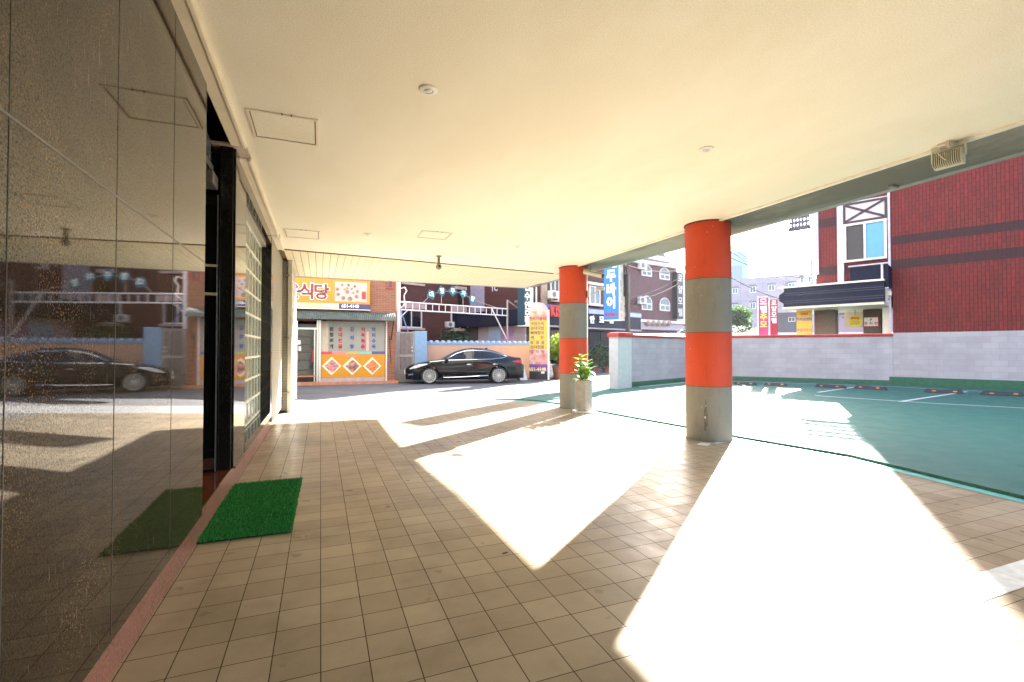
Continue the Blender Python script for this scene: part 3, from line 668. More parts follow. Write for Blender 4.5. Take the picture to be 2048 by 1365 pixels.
# ================================================================ red brick motel on the right
RZ = atan2(-.918, .397); F = Fr(20.0, 11.45, RZ)
RB = brick('red_brick_tiles', (.20, .012, .008), (.125, .009, .007), (.035, .004, .004), .31, .10, 'xz', .011, bands=((5.3, 5.62), (4.38, 4.74)), rot=True, band_col=(.03, .008, .010), blotch=.3)
RB2 = brick('red_brick_tiles_far', (.20, .012, .008), (.125, .009, .007), (.035, .004, .004), .31, .10, 'xz', .011, bands=((6.35, 6.72), (4.38, 4.74)), rot=True, band_col=(.03, .008, .010), blotch=.3)
t = thing('brick_motel', 'red brick motel with dark bands and black entrance canopy on the right', 'building', tuple(F.o), RZ)
zb = F.p(1900, 663)[1]
MB().box(0, 22, 0, 9, 1.99, 14).build('brick_wall', RB, t)
MB().box(.0, 22, -.02, 9, -.05, 1.985).build('painted_base', LWM, t)
MB().box(-.28, 22, -.032, -.021, LOTZ, .34).build('green_base', LGREEN, t)
xe = F.x(1634); zc = 3.55
m = MB(); m.box(xe, 0, .0, 9, zc, 14); m.build('brick_wall', RB2, t)
MB().box(xe + .1, -.02, -.2, 9.2, zc - .16, zc - .004).build('porch_ceiling', CREAM, t)
x0, z0 = F.p(1675, 500); x1, _ = F.p(1688, 500)
MB().box(x0, x1, -.06, -.001, zc, 14).build('white_pilaster', M('lilac_white', (.55, .48, .56), .5), t)
MB().box(F.x(1779), F.x(1784), -.05, -.0, 1.99, 14).build('corner_strip', M('lilac_white'), t)
px_ = MB()
for a in (1634.5, 1638.5): q0 = F.x(a); px_.box(q0 - .03, q0 + .03, -.1, -.03, zc + .9, 14)
px_.build('drain_pipe', M('lilac_white'), t)
# window bay with X panel
bx0, bx1 = F.x(1690), F.x(1778.5)
MB().box(bx0, bx1, -.05, -.0, F.p(1690, 452)[1] - .02, 7.2).build('plaster_panel', M('pink_plaster', (.58, .49, .54), .6, var=.04), t)
xf = MB(); za, zb2 = F.p(1692, 449)[1], 7.15; tt = .075
xf.box(bx0, bx0 + tt, -.09, -.051, za, zb2).box(bx1 - tt, bx1, -.09, -.051, za, zb2).box(bx0 + tt, bx1 - tt, -.09, -.051, za, za + tt).box(bx0 + tt, bx1 - tt, -.09, -.051, zb2 - tt, zb2)
for (ax, az), (cx_, cz) in (((bx0 + .08, za + .08), (bx1 - .08, zb2 - .08)), ((bx0 + .08, zb2 - .08), (bx1 - .08, za + .08))):
    dx, dz = cx_ - ax, cz - az; L = hypot(dx, dz); nx, nz = -dz / L * .04, dx / L * .04
    xf.slab([(ax - nx, az - nz), (cx_ - nx, cz - nz), (cx_ + nx, cz + nz), (ax + nx, az + nz)], -.088 if ax > bx0 else -.086, -.052)
xf.build('timber_cross', M('dark_timber', (.035, .015, .018), .5), t)
BLUEW = M('sky_blue_film', (.07, .30, .45), .35, var=.05)
window(t, bx0 + .02, bx1 - .02, F.p(1694, 526)[1], za - .03, 0, M('beige_frame', (.70, .62, .58), .4), M('dark_screen', (.035, .028, .03), .5), 2, .08, .12, None, BLUEW)
# black canopy
yc = -1.15
cx0, zt0 = F.p(1558, 580, yc); cx1, _ = F.p(1768, 560, yc); zb0 = F.p(1561, 615, yc)[1]; zt0 = F.p(1620, 573.5, yc)[1]
cpy = MB(); cpy.slab([(cx0 + .16, zb0), (cx1, zb0), (cx1, zt0), (cx0 + .18, zt0), (cx0 + .18, zt0 - .14), (cx0, zt0 - .26), (cx0, zb0 + .26), (cx0 + .16, zb0 + .14)], yc, yc + .25); cpy.build('canopy_fascia', NAVY, t)
cr = MB()
for zz in (zt0 - .22, zt0 - .3, zb0 + .14, zb0 + .22): cr.box(cx0 + .2, cx1, yc - .012, yc - .002, zz, zz + .02)
cr.build('fascia_ribs', M('navy_rib', (.02, .022, .05), .4), t)
MB().box(cx0 - .03, cx1, yc - .05, .9, zt0 + .004, zt0 + .07).build('canopy_top_edge', CREAM, t)
MB().box(cx0 + .12, cx1, yc - .04, 2.6, zb0 - .10, zb0 - .006).build('canopy_soffit', M('canopy_cream', (.62, .54, .42), .5), t)
MB().box(cx0 + .2, cx1, yc + .26, 1.5, zb0 + .01, zt0 - .01).build('canopy_core', CREAM, t)
GRT = M('brown_granite_cladding', (.10, .062, .045), .5, var=.4, scale=25)
gx0, gx1 = F.x(1629, .25), F.x(1671, .25)
MB().box(gx0, gx1, .25, .85, -.05, zb0 - .104).build('porch_pillar', GRT, t)
gx2, gx3 = F.x(1727, 1.2), F.x(1762, 1.2)
MB().box(gx2, gx3, 1.2, 1.6, -.05, zb0 - .104).build('porch_pillar', GRT, t)
MB().box(F.x(1766), F.x(1779), .001, .3, 1.9, zc - .2).build('beige_jamb', M('beige_jamb_paint', (.66, .56, .44), .5), t)
MB().box(F.x(1690, 2.7), F.x(1768, 2.7), 2.7, 2.9, 2.35, zc - .2).build('porch_beam', M('canopy_cream'), t)
# little sign box with rails above the canopy
yb = -.9
sx0, sz1 = F.p(1697, 533, yb); sx1, _ = F.p(1777, 523, yb); sz0 = F.p(1697, 584, yb)[1]
MB().box(sx0 + .04, sx1, yb, -.06, sz0 + .09, sz1 - .08).build('sign_box', NAVY, t, bevel=.02)
r_ = MB(); r_.box(sx0, sx1, yb - .09, yb - .03, sz1 - .05, sz1).box(sx0, sx1, yb - .09, yb - .03, sz0, sz0 + .06).box(sx1 - .22, sx1 - .15, yb - .08, yb - .035, sz0 + .06, sz1 - .05); r_.build('rail', M('lilac_white'), t, bevel=.01)
MB().tube([(sx0 + .3, yb, sz0 + .01), (sx1 - .3, -.5, sz0 - .28), (sx1 - .1, -.06, sz0 - .3)], .03, 6).build('strut', BLACKM, t)
MB().tube([(sx1 - .45, yb + .1, sz0), (sx1 - .45, -.5, sz0 - .3)], .02, 6).build('strut', BLACKM, t)
# hanging lattice sign beyond the far edge
t2 = thing('lattice_panel', 'dark panel pierced with diamond holes high beside the far edge of the red brick motel', 'panel', tuple(F.w(0, -.02, 0)), RZ)
lx0, lz0 = F.p(1578, 458, -.02); lx1 = F.x(1622, -.02); lz1 = lz0 + 1.05
pmat = M('dark_purple_panel', (.04, .035, .07), .5)
MB().box(lx1 + .004, xe - .003, .02, 9, 6.1, 14).build('side_strip', M('lilac_white'), t); MB().box(lx0 - .04, lx1 + .003, -.02, .10, lz0 - .12, lz0 - .001).build('bottom_rail', pmat, t2)  # pale strip, carried up and back out of view to set the shadow edge
dm = MB(); nx_, nz_ = 6, 5; cw, ch_ = (lx1 - lx0) / nx_, 1.05 / nz_
for i in range(nx_):
    for k in range(nz_):
        xa, za = lx0 + i * cw, lz0 + k * ch_; cx_, cz = xa + cw / 2, za + ch_ / 2; a_, b_ = cw * .25, ch_ * .34
        q = [(xa, za), (xa + cw, za), (xa + cw, za + ch_), (xa, za + ch_), (cx_, cz - b_), (cx_ + a_, cz), (cx_, cz + b_), (cx_ - a_, cz)]
        tri = [(0, 1, 4), (1, 2, 5), (2, 3, 6), (3, 0, 7), (0, 4, 7), (1, 5, 4), (2, 6, 5), (3, 7, 6)]
        dm.add([(x, 0, z) for x, z in q] + [(x, .04, z) for x, z in q], tri + [tuple(v + 8 for v in f)[::-1] for f in tri] + [(4 + v, 4 + (v + 1) % 4, 12 + (v + 1) % 4, 12 + v) for v in range(4)])
dm.build('pierced_board', pmat, t2)
# signs under the porch
RED = M('sign_red', (.42, .015, .02), .5, var=.03); YEL = M('sign_yellow', (.85, .60, .04), .5, var=.04); BLK = M('sign_black', (.02, .02, .02), .5); WT = M('sign_white', (.85, .85, .84), .45, var=.02); NVT = M('sign_navy_text', (.05, .05, .25), .5)
def board(name, label, F_, y, pxl, pxr, pyt, pyb, mat, frame=None, cat='sign', group=None, d=.03, pyc=None):
    x0, zt = F_.p(pxl, pyt, y); x1, _ = F_.p(pxr, pyt, y); zb = F_.p(pxl, pyb, y)[1]
    w, h = (x1 - x0), zt - zb; t = thing(name, label, cat, tuple(F_.w((x0 + x1) / 2, y, zb)), F_.rz, group)
    MB().box(-w / 2, w / 2, 0, d, 0, h).build('board', mat, t)
    if frame:
        e = .03 * max(1, w / 1.2); f = MB(); f.box(-w / 2 - e, -w / 2, -.012, d, -e, h + e).box(w / 2, w / 2 + e, -.012, d, -e, h + e).box(-w / 2, w / 2, -.012, d, -e, 0).box(-w / 2, w / 2, -.012, d, h, h + e); f.build('frame', frame, t)
    return t, w, h
t, w, h = board('parking_sign', 'white board with red lettering fixed to the brown porch pillar', F, 1.18, 1728, 1756, 636, 653, WT, M('sign_frame_red', (.4, .05, .05), .5), d=.015)
a = text('P', h * .42, RED, t, 0, -.006, h * .70, bold=.02); b = text('주 차 장', h * .38, RED, t, 0, -.006, h * .27, bold=.02, sx=1.05); join([a, b])
F3 = Fr(*F.w(0, 1.9, 0)[:2], RZ)
t = thing('round_sign', 'round yellow sign with small print hanging between the two porch pillars', 'sign', tuple(F.w(F.x(1711, .9), .9, F.p(1711, 643, .9)[1])), RZ)
MB().lathe([(.235, 0), (.235, .03)], n=40, axis='y').build('disc', YEL, t)
a = text('주차장', .11, RED, t, 0, -.006, .11, bold=.02); b = text('24시간', .12, M('sign_green', (.05, .3, .1), .5), t, 0, -.006, -.10, bold=.02); c = MB().box(-.13, .13, -.006, -.002, -.005, .012).build('x', RED, t); join([a, b, c])
MB().tube([(0, .015, .235), (0, .015, .62)], .008, 6).build('hanger', WIRE, t)
t, w, h = board('yellow_banner', 'yellow banner with the word WIFI beside the first brown porch pillar', F, -.3, 1593, 1624, 622, 676, M('banner_yellow', (.60, .36, .03), .5, var=.1, scale=2), d=.01, cat='banner')
L_ = [text('WIFI', h * .12, RED, t, 0, -.005, h * .86, bold=.03), text('주차요번비', h * .13, NVT, t, 0, -.005, h * .66, bold=.02, sx=.85), text('주말사우나', h * .12, M('sign_magenta', (.5, .04, .15), .5), t, 0, -.005, h * .27, bold=.02, sx=.9)]; join(L_)
# two vertical motel banners
def vbanner(px0, px1, pyt, D, col, lab, chars, cols, zbot=.2):
    a0 = YAW + math.atan(((px0 + px1) / 2 - CXP) / FPX); x, y = D * sin(a0), D * cos(a0); f_ = Fr(x, y, -a0 + .25)
    x0, zt = f_.p(px0, pyt); x1, _ = f_.p(px1, pyt); w = x1 - x0; h = zt - zbot
    t = thing('motel_banner', lab, 'banner', (x, y, zbot), f_.rz, 'upright red motel banners')
    MB().box(-w / 2, w / 2, 0, .02, 0, h).build('cloth', col, t)
    p_ = MB(); p_.tube([(-w / 2 - .03, .01, -zbot), (-w / 2 - .03, .01, h + .08)], .02, 6).tube([(-w / 2 - .03, .01, h + .03), (w / 2, .01, h + .03)], .012, 6); p_.build('pole', WHITE, t, smooth=True)
    os_ = []; s = w * .85; z = h - s * .62
    for ch, c in zip(chars, cols): os_.append(text(ch, s, c, t, 0, -.005, z, bold=.025)); z -= s * 1.02
    join(os_); return t
MAG = M('banner_magenta', (.27, .03, .13), .6, var=.15); RD2 = M('banner_red', (.38, .015, .04), .6, var=.1); YT = M('banner_yellow_text', (.9, .68, .1), .5)
vbanner(1518, 1537, 596, 24.0, MAG, 'magenta upright banner with white and yellow lettering left of the black canopy', '모텔추모', (WT, WT, YT, YT))
vbanner(1541, 1556, 600, 23.0, RD2, 'red upright banner with white lettering tucked against the left end of the black canopy', '로얄모텔', (WT,) * 4)
# ================================================================ restaurant across the street
FR = Fr(0, 20.0, 0); OB = brick('orange_brick', (.33, .125, .06), (.19, .06, .034), (.34, .25, .19), .24, .072, 'xz', .008, blotch=.45)
t = thing('restaurant', 'orange brick restaurant with yellow menu front and corrugated awning across the street', 'building', (0, 20.0, 0))
wx0, wx1 = -9.0, 2.86
X = lambda a: FR.x(a); Zp = lambda px, py, y=0: FR.p(px, py, y)[1]
wz0, wz1 = Zp(655, 760), Zp(655, 640); dx0, dx1 = -1.9, X(633)
m = MB(); m.box(wx0, dx0, 0, 8, -.06, 5.2).box(dx0, X(770), 0, 8, Zp(655, 643), 5.2).box(X(770), wx1, 0, 8, -.06, 5.2).box(dx0, X(770), 1.6, 8, -.06, Zp(655, 643)); m.build('brick_wall', OB, t)
mw_ = MB(); mw_.box(-9, X(640), -.12, .0, -.05, .12).box(X(640), wx1 + .1, -.12, 0, -.05, .10); mw_.build('step', M('orange_step', (.50, .20, .11), .6, var=.2), t)
# door
dz1 = Zp(600, 659)
d_ = MB(); d_.box(-1.9, X(633), .10, .14, .12, dz1); dd = d_.build('door', M('rest_door_glass', (.018, .02, .017), .08), t)
f_ = MB(); f_.box(-1.9, X(633), .05, .10, dz1, dz1 + .07).box(X(628), X(630.5), .05, .10, .12, dz1); f_.build('frame', STEEL, dd)
b2 = MB()
for pz in (674, 690.5, 706, 722, 742): b2.box(-1.9, X(628), .07, .10, Zp(600, pz), Zp(600, pz) + .04)
b2.build('door_bar', M('door_dark_bar', (.05, .03, .025), .4), dd)
MB().box(-1.9, X(632), .04, .07, Zp(600, 755), Zp(600, 752)).build('kick_rail', M('orange_rail', (.55, .16, .06), .4), dd)
MB().tube([(X(625.5), .0, Zp(626, 725)), (X(625.5), .0, Zp(626, 699))], .022, 8).build('handle', RED, dd)
n_ = MB(); n_.box(X(595), X(601), .06, .09, Zp(600, 689.5), Zp(600, 681)).box(X(597), X(602), .06, .09, Zp(600, 702), Zp(600, 693)); n_.build('notice', WT, dd)
MB().box(-1.9, X(633), .05, .10, dz1 + .075, dz1 + .2).build('transom', M('transom_blue', (.06, .07, .10), .3), t)
p2_ = MB()
for a in (633.2, 638): p2_.box(X(a), X(a) + .07, -.05, .06, .10, Zp(640, 641))
p2_.build('steel_post', STEEL, t)
MB().box(X(633) + .07, X(638), .02, .1, .1, Zp(640, 641)).build('mirror_panel', M('mirror_panel', (.3, .2, .15), .15, .5), t)
# menu window with lettering, colour strip, yellow panel
xw0, xw1 = X(641), X(769.8); zs = Zp(655, 703.5); z5 = Zp(655, 709); zy = Zp(655, 757)
MB().box(xw0, X(656.5), .0, .1, z5, Zp(655, 640)).build('beige_jamb', M('rest_jamb', (.5, .42, .32), .5), t)
mw = MB().box(X(656.5), xw1, .04, .09, zs, Zp(655, 641)).build('menu_window', M('frosted_window', (.30, .29, .265), .35, var=.08, scale=1.5), t)
MB().box(X(657), xw1, .02, .038, Zp(655, 650), Zp(655, 641.5)).build('blind_roll', M('blind_teal', (.30, .36, .34), .4), t)
for a, c0, c1 in ((658, 0, 0),):
    pass
BLU = M('text_blue', (.03, .06, .30), .5); 
cols_ = ((663, '된장찌개', BLK), (680.5, '순대전골', RED), (704, '감자탕', BLU), (726, '제육볶음', RED), (747.5, '머리수육', BLU))
os_ = []
for pxx, s_, mm in cols_:
    n = len(s_); z_t = Zp(700, 659.5); z_b = Zp(700, 694)
    for i, ch in enumerate(s_): os_.append(text(ch, .175, mm, mw, X(pxx), .034, z_t + (z_b - z_t) * i / (n - 1), bold=.045, sx=.95))
join(os_)
sl = MB(); sl.box(X(733), X(737.5), .032, .036, Zp(730, 702), Zp(730, 664)); sl.build('painted_reflection', M('pink_reflection', (.75, .42, .36), .4), mw)  # pink strip painted on the window as a reflection
edges = [641, 664, 691, 717, 743.5, 769.8]; sc_ = [(.55, .06, .12), (.80, .22, .22), (.42, .42, .12), (.22, .46, .46), (.05, .10, .32)]
for i in range(5): MB().box(X(edges[i]), X(edges[i + 1]), -.01, .08, z5, zs - .002).build('colour_strip', M('strip_%d' % i, sc_[i], .5, var=.04), t)
yp = MB().box(xw0, xw1, -.005, .08, zy, z5 - .002).build('yellow_panel', M('yellow_front_panel', (.60, .26, .012), .5, var=.05), t)
MB().box(xw0, xw1, -.02, .08, .10, zy - .002).build('lilac_plinth', M('lilac_plinth', (.42, .33, .38), .6), t)
text('맛있는음식', .12, M('pink_text', (.85, .25, .22), .5), yp, X(704), -.010, Zp(704, 712.5), bold=.03, sx=1.0)
rd = random.Random(2)
for pxx, base in ((663.5, (.45, .16, .16)), (704.5, (.30, .12, .10)), (744.5, (.62, .14, .04))):
    cx_, cz = X(pxx), Zp(pxx, 732.5); s = .36
    e = MB(); e.slab([(cx_ - s, cz), (cx_, cz - s), (cx_ + s, cz), (cx_, cz + s)], -.012, -.006); pic = e.build('food_photo_frame', M('cream_frame', (.86, .74, .5), .5), t)
    s2 = .28; pm_, n2, bb = _new('food_photo'); n2.links.new(_ramp(n2, _noise(n2, _coord(n2, scale=(1, 1, 3) if base[0] > .4 else (1, 1, 1), loc=(pxx, 0, 0)), 7, 4, .6), [(.32, (.05, .05, .03)), (.45, base), (.6, tuple(min(1, x * 1.7 + .05) for x in base)), (.72, (.75, .66, .6))]), bb.inputs['Base Color'])
    MB().slab([(cx_ - s2 + .02, cz), (cx_ + .02, cz - s2), (cx_ + s2, cz), (cx_ + .02, cz + s2 - .02)], -.018, -.0125).build('food_photo', pm_, pic)
MB().box(X(771.2), X(774), -.04, .06, .1, Zp(772, 643)).build('drain_pipe', M('pipe_white', (.72, .66, .62), .5), t)
# corrugated awning
aw = MB(); ax0, ax1 = -2.6, X(788); z_hi = Zp(700, 624) ; n = 150
for i in range(n):
    a = ax0 + (ax1 - ax0) * i / n; b = ax0 + (ax1 - ax0) * (i + 1) / n; dy = .012 if i % 2 else -.012; dy2 = -dy
    for k in range(4):
        f0, f1 = k / 4, (k + 1) / 4
        P0 = lambda f: (-.02 - .62 * f, z_hi - .05 * f - .30 * f * f)
        (ya, za_), (yb_, zb_) = P0(f0), P0(f1)
        aw.add([(a, ya, za_ + dy), (b, ya, za_ + dy2), (b, yb_, zb_ + dy2), (a, yb_, zb_ + dy)], [(0, 1, 2, 3)])
aw.build('corrugated_awning', M('awning_green_grey', (.085, .105, .09), .55, var=.3, scale=4), t)
MB().tube([(ax1 - .1, -.6, z_hi - .36), (ax1 - .12, -.02, z_hi - 1.1)], .02, 6).build('awning_brace', BLACKM, t)
w_ = window(t, X(772.5), X(786), Zp(780, 578), Zp(780, 558) + .4, 0, M('red_frame', (.35, .03, .03), .4), GLASSD, 1, .06)
MB().box(wx0, wx1, -.15, 8, 5.2, 5.32).build('roof_edge', M('roof_edge', (.3, .28, .26), .7), t)
cwm = MB(); cwm.tube([(X(779), -.03, Zp(779, 672)), (X(780), -.03, Zp(779, 700)), (X(782), -.03, Zp(779, 728))], .012, 5); cwm.build('cable', WIRE, t)
# shop sign over it (bracketed box)
sg = thing('restaurant_sign', 'long orange box sign with a picture of many dishes above the corrugated awning', 'sign', (0, 19.78, 0))
FS = Fr(0, 19.78, 0); sx1 = FS.x(739.5); st_z, sb_z = FS.p(650, 558)[1], FS.p(650, 617.5)[1]; sx0 = -3.6; mid = FS.p(650, 606.5)[1]
MB().box(sx0, sx1, 0, .2, mid, st_z).build('orange_face', M('sign_orange', (.62, .24, .018), .5, var=.06, scale=1.5), sg)
MB().box(sx0, FS.x(677.5), -.002, .2, sb_z, mid - .002).build('green_strip', M('sign_sage', (.42, .46, .28), .5, var=.1), sg)
MB().box(FS.x(677.7), sx1, -.002, .2, sb_z, mid - .002).build('navy_strip', M('sign_navy', (.05, .04, .12), .5), sg)
MB().box(sx0, sx1 + .02, -.01, .205, sb_z - .025, sb_z - .002).build('rim', WHITE, sg)
WB = M('text_white_edge', (.9, .85, .85), .5); DR = M('text_dark_red', (.22, .025, .02), .5)
zt_ = FS.p(640, 586)[1]; big = .62
for ch, pxx, c in (('은', 583, BLU), ('식', 613, DR), ('당', 642, DR), ('많', 553, DR)):
    text(ch, big, WB, sg, FS.x(pxx), -.008, zt_, bold=.075, depth=.006, name='letter_edge'); text(ch, big, c, sg, FS.x(pxx), -.016, zt_, bold=.03, depth=.006)
text('Restaurant', .15, WT, sg, FS.x(611), -.008, FS.p(650, 611.5)[1], bold=.02, align='RIGHT')
text('예약문의', .16, WT, sg, FS.x(661), -.008, FS.p(650, 612)[1], bold=.02)
text('651-4148', .17, WT, sg, FS.x(700), -.008, FS.p(700, 613)[1], bold=.035)
bx0_, bx1_, bz0, bz1 = FS.x(669), FS.x(733), FS.p(700, 604)[1], FS.p(700, 565)[1]
ph = MB().box(bx0_, bx1_, -.008, -.001, bz0, bz1).build('dish_photo', M('photo_pale', (.52, .40, .37), .5, var=.08), sg, bevel=.03)
rr = random.Random(9); dish = MB(); food = MB()
for i, (u, v, s) in enumerate(((.22, .84, .06), (.42, .84, .065), (.62, .80, .06), (.08, .62, .075), (.10, .36, .07), (.30, .62, .05), (.38, .68, .05), (.38, .50, .085), (.52, .66, .05), (.57, .46, .05), (.70, .54, .07), (.68, .28, .085), (.26, .18, .085), (.47, .15, .10))):
    x = bx0_ + (bx1_ - bx0_) * u; z = bz0 + (bz1 - bz0) * v
    dish.lathe([(s, -.014 - i * 1e-4), (s, -.009)], (x, 0, z), 20, 'y'); food.lathe([(s * .8, -.02), (s * .8, -.015)], (x, 0, z), 14, 'y')
dish.build('printed_dishes', M('dish_white', (.34, .28, .24), .5, var=.1), ph); food.build('printed_food', M('food_brown', (.30, .17, .11), .5, var=.7, scale=8), ph)
MB().box(bx1_ - .19, bx1_ - .03, -.016, -.009, bz0 + .12, bz0 + .42).build('printed_tray', M('tray_red', (.35, .05, .04), .5, var=.4, scale=12), ph)
# ================================================================ gate, blue pillar, peach wall
yg = 20.55; FG = Fr(0, yg, 0)
t = thing('metal_gate', 'grey brown barred metal gate between the restaurant and the blue pillar', 'gate', (0, yg, 0))
GT = M('gate_paint', (.33, .29, .28), .5, var=.15); gx0, gx1 = FG.x(791.5), FG.x(828.5); gz1 = FG.p(800, 664)[1]
m = MB(); m.box(gx0, gx0 + .05, -.03, .03, 0, gz1).box(gx1 - .05, gx1, -.03, .03, 0, gz1).box(gx0 + .05, gx1 - .05, -.03, .03, gz1 - .06, gz1).box(gx0 + .05, gx1 - .05, -.03, .03, 0, .06)
zm = FG.p(800, 712)[1]; m.box(gx0 + .05, gx1 - .05, -.03, .03, zm - .05, zm + .05); m.build('frame', GT, t)
b = MB(); n = 13
for i in range(n): xx = gx0 + .07 + (gx1 - gx0 - .14) * i / (n - 1); b.box(xx - .014, xx + .014, -.012, .012, .5, zm - .05).box(xx - .014, xx + .014, -.012, .012, zm + .05, gz1 - .06)
b.build('bars', GT, t); MB().box(gx0 + .05, gx1 - .05, -.02, .02, .06, .5).build('kick_plate', GT, t)
k = MB(); k.ball((gx1 - .1, -.05, zm + .35), .035, 6).ball((gx1 - .1, -.05, zm + .2), .035, 6); k.build('knob', WHITE, t)
yw = 21.35; FW = Fr(0, yw, 0); BLP = M('sky_blue_paint', (.22, .35, .54), .6, var=.1); PCH = M('peach_paint', (.62, .37, .25), .65, var=.07, scale=2)
px0, px1 = FG.x(828.8), FG.x(853.5)
t = thing('gate_pillar', 'sky blue rendered gate pillar at the left end of the peach wall', 'pillar', (0, 20.5, 0)); MB().box(px0, px1, 0, .7, -.05, FG.p(840, 663.5)[1]).build('shaft', BLP, t, bevel=.012)
MB().box(px0 - .01, px1 + .01, -.01, .71, FG.p(840, 663.5)[1] + .001, FG.p(840, 663.5)[1] + .02).build('cap', M('blue_cap', (.42, .55, .70), .6), t)
t = thing('garden_wall', 'peach painted wall with scalloped sky blue coping behind the black car', 'wall', (0, yw, 0))
wa, wb_ = FG.x(853.5) + .01, 10.2; hz = FW.p(860, 690)[1]
MB().box(wa, wb_, 0, .18, -.05, hz).build('peach_face', PCH, t)
MB().box(wa, wb_, -.03, .21, hz, hz + .15).build('coping', BLP, t, bevel=.01)
sc = MB(); i = 0; x = wa + .1
while x < wb_ - .1: sc.lathe([(.055, -.032), (.055, .212)], (x, 0, hz + .152), 10, 'y'); x += .27
sc.build('coping_tiles', M('blue_tile', (.50, .62, .78), .5), t)
# ================================================================ brown brick motel across the street (three wings)
K = Vector((9.8, 22.4)); u2 = Vector((.41, -.912)).normalized(); u1_ = Vector((.93, .367)).normalized()
RZ1 = atan2(u1_.y, u1_.x); RZ2 = atan2(u2.y, u2.x)
BB = brick('brown_brick', (.115, .028, .020), (.07, .018, .014), (.05, .02, .018), .21, .065, 'xz', .007, blotch=.4)
PINKS = M('pink_concrete_sill', (.52, .38, .35), .7, var=.1); WFR = M('window_frame_white', (.70, .70, .68), .5)
kb = K - u2 * 5.6                                       # back corner of wing B
FA = Fr(kb.x, kb.y, RZ1); FB = Fr(K.x, K.y, RZ2); FC = Fr(K.x, K.y, RZ1)
t = thing('brown_motel', 'brown brick motel with navy canopy and white window sills behind the peach wall', 'building', (kb.x, kb.y, 0), RZ1)
HT = 6.9
lx = lambda a: FA.x(a); lz = lambda a, b: FA.p(a, b)[1]
MB().box(lx(788) - 2, .0, .0, 6, -.05, HT).build('brick_wall', BB, t)
window(t, lx(800), lx(842.5), lz(820, 656), lz(820, 619), 0, WFR, GLASSD, 2, .06, .08, PINKS)
window(t, lx(901), lx(935), lz(915, 659), lz(915, 624), 0, WFR, GLASSD, 2, .06, .08, PINKS)
m = MB()
m.box(lx(803), lx(849), -.14, -.001, lz(825, 618), lz(825, 608)); m.build('window_hood', PINKS, t)
m = MB(); m.box(lx(901), lx(937), -.14, -.001, lz(918, 624), lz(918, 614)); m.build('window_hood', PINKS, t)
MB().box(lx(801), lx(847), -.14, -.001, lz(825, 571), lz(825, 567)).build('upper_sill', PINKS, t)
MB().box(lx(908), lx(937), -.14, -.001, lz(920, 580), lz(920, 574)).build('upper_sill', PINKS, t)
# wing B and C in the same building, local to wing A frame
def loc(v): d = Vector((v.x - kb.x, v.y - kb.y)); return (d.dot(u1_), d.dot(Vector((-u1_.y, u1_.x))))
Kx, Ky = loc(K)
MB().box(.96, Kx + 10.5, Ky + .9, 6, 2.62, HT).build('front_wing_wall', BB, t)
MB().box(.96, Kx + 10.5, Ky + 1.6, 6, -.05, 2.615).build('shop_front_wall', M('shop_front_dark', (.05, .045, .045), .4, var=.4, scale=2), t)
# canopy wrapping the corner
ztc, zbc = 3.46, 2.66
m = MB(); m.prism([(Kx, Ky), (Kx + 4.6, Ky), (Kx + 10.6, Ky), (Kx + 10.6, Ky + 1.6), (0, Ky + 1.6), (0, 0), (-.15, -.1)], zbc, ztc); m.build('navy_canopy', NAVY, t)
m = MB(); m.box(Kx + .9, Kx + 10.6, Ky - .03, Ky + .03, ztc - .02, ztc + .30); m.build('blue_parapet', M('parapet_blue', (.07, .10, .30), .5), t)
m = MB(); m.box(Kx + 5.0, Kx + 10.6, Ky - .045, Ky - .031, ztc + .0, ztc + .24); m.build('pale_blue_strip', M('parapet_pale', (.30, .38, .55), .5), t)
MB().box(Kx - .02, Kx + 10.6, Ky - .05, Ky + .02, zbc - .1, zbc - .01).build('canopy_lip', M('lip_grey', (.22, .21, .24), .4), t)
def fc(px, py=650, y=0): q = FC.p(px, py, y); return (q[0] + Kx, q[1])
# wing B: panelled ground floor with sea posters, set behind the canopy face
wb = Fr(*(FB.w(0, .5, 0)[:2]), RZ2)
tb = thing('poster_panels', 'lilac panels with two seaside posters under the navy canopy', 'panels', tuple(FB.w(0, .45, 0)), RZ2)
fb = Fr(tb.location.x, tb.location.y, RZ2)
lil = M('lilac_panel', (.40, .36, .42), .5, var=.05)
MB().box(fb.x(917), fb.x(956), 0, .1, 0, zbc - .02).build('granite_panel', M('panel_dark_granite', (.09, .08, .08), .3), tb)
MB().box(fb.x(956.5), fb.x(976), 0, .1, 0, zbc - .02).build('plain_panel', lil, tb)
MB().box(fb.x(1027), fb.x(1050), 0, .1, 0, zbc - .02).build('plain_panel', lil, tb)
def sea(nm, stops):
    m, nt, b = _new(nm); sp = _n(nt, 'ShaderNodeSeparateXYZ'); v = _coord(nt); nt.links.new(v, sp.inputs[0])
    mr = _n(nt, 'ShaderNodeMapRange'); nt.links.new(sp.outputs[2], mr.inputs[0]); mr.inputs[1].default_value = 1.2; mr.inputs[2].default_value = 2.6
    ad = _n(nt, 'ShaderNodeMath', operation='MULTIPLY_ADD'); nt.links.new(_noise(nt, _coord(nt, scale=(1, 1, 3)), 3, 4), ad.inputs[0]); ad.inputs[1].default_value = .3; nt.links.new(mr.outputs[0], ad.inputs[2])
    nt.links.new(_ramp(nt, ad.outputs[0], stops), b.inputs['Base Color']); b.inputs['Roughness'].default_value = .4; return m
MB().box(fb.x(977), fb.x(1001), -.01, .09, .6, zbc - .02).build('sea_poster', sea('blue_sea_poster', [(.2, (.08, .16, .30)), (.5, (.16, .34, .55)), (.7, (.30, .45, .65)), (1, (.40, .55, .75))]), tb)
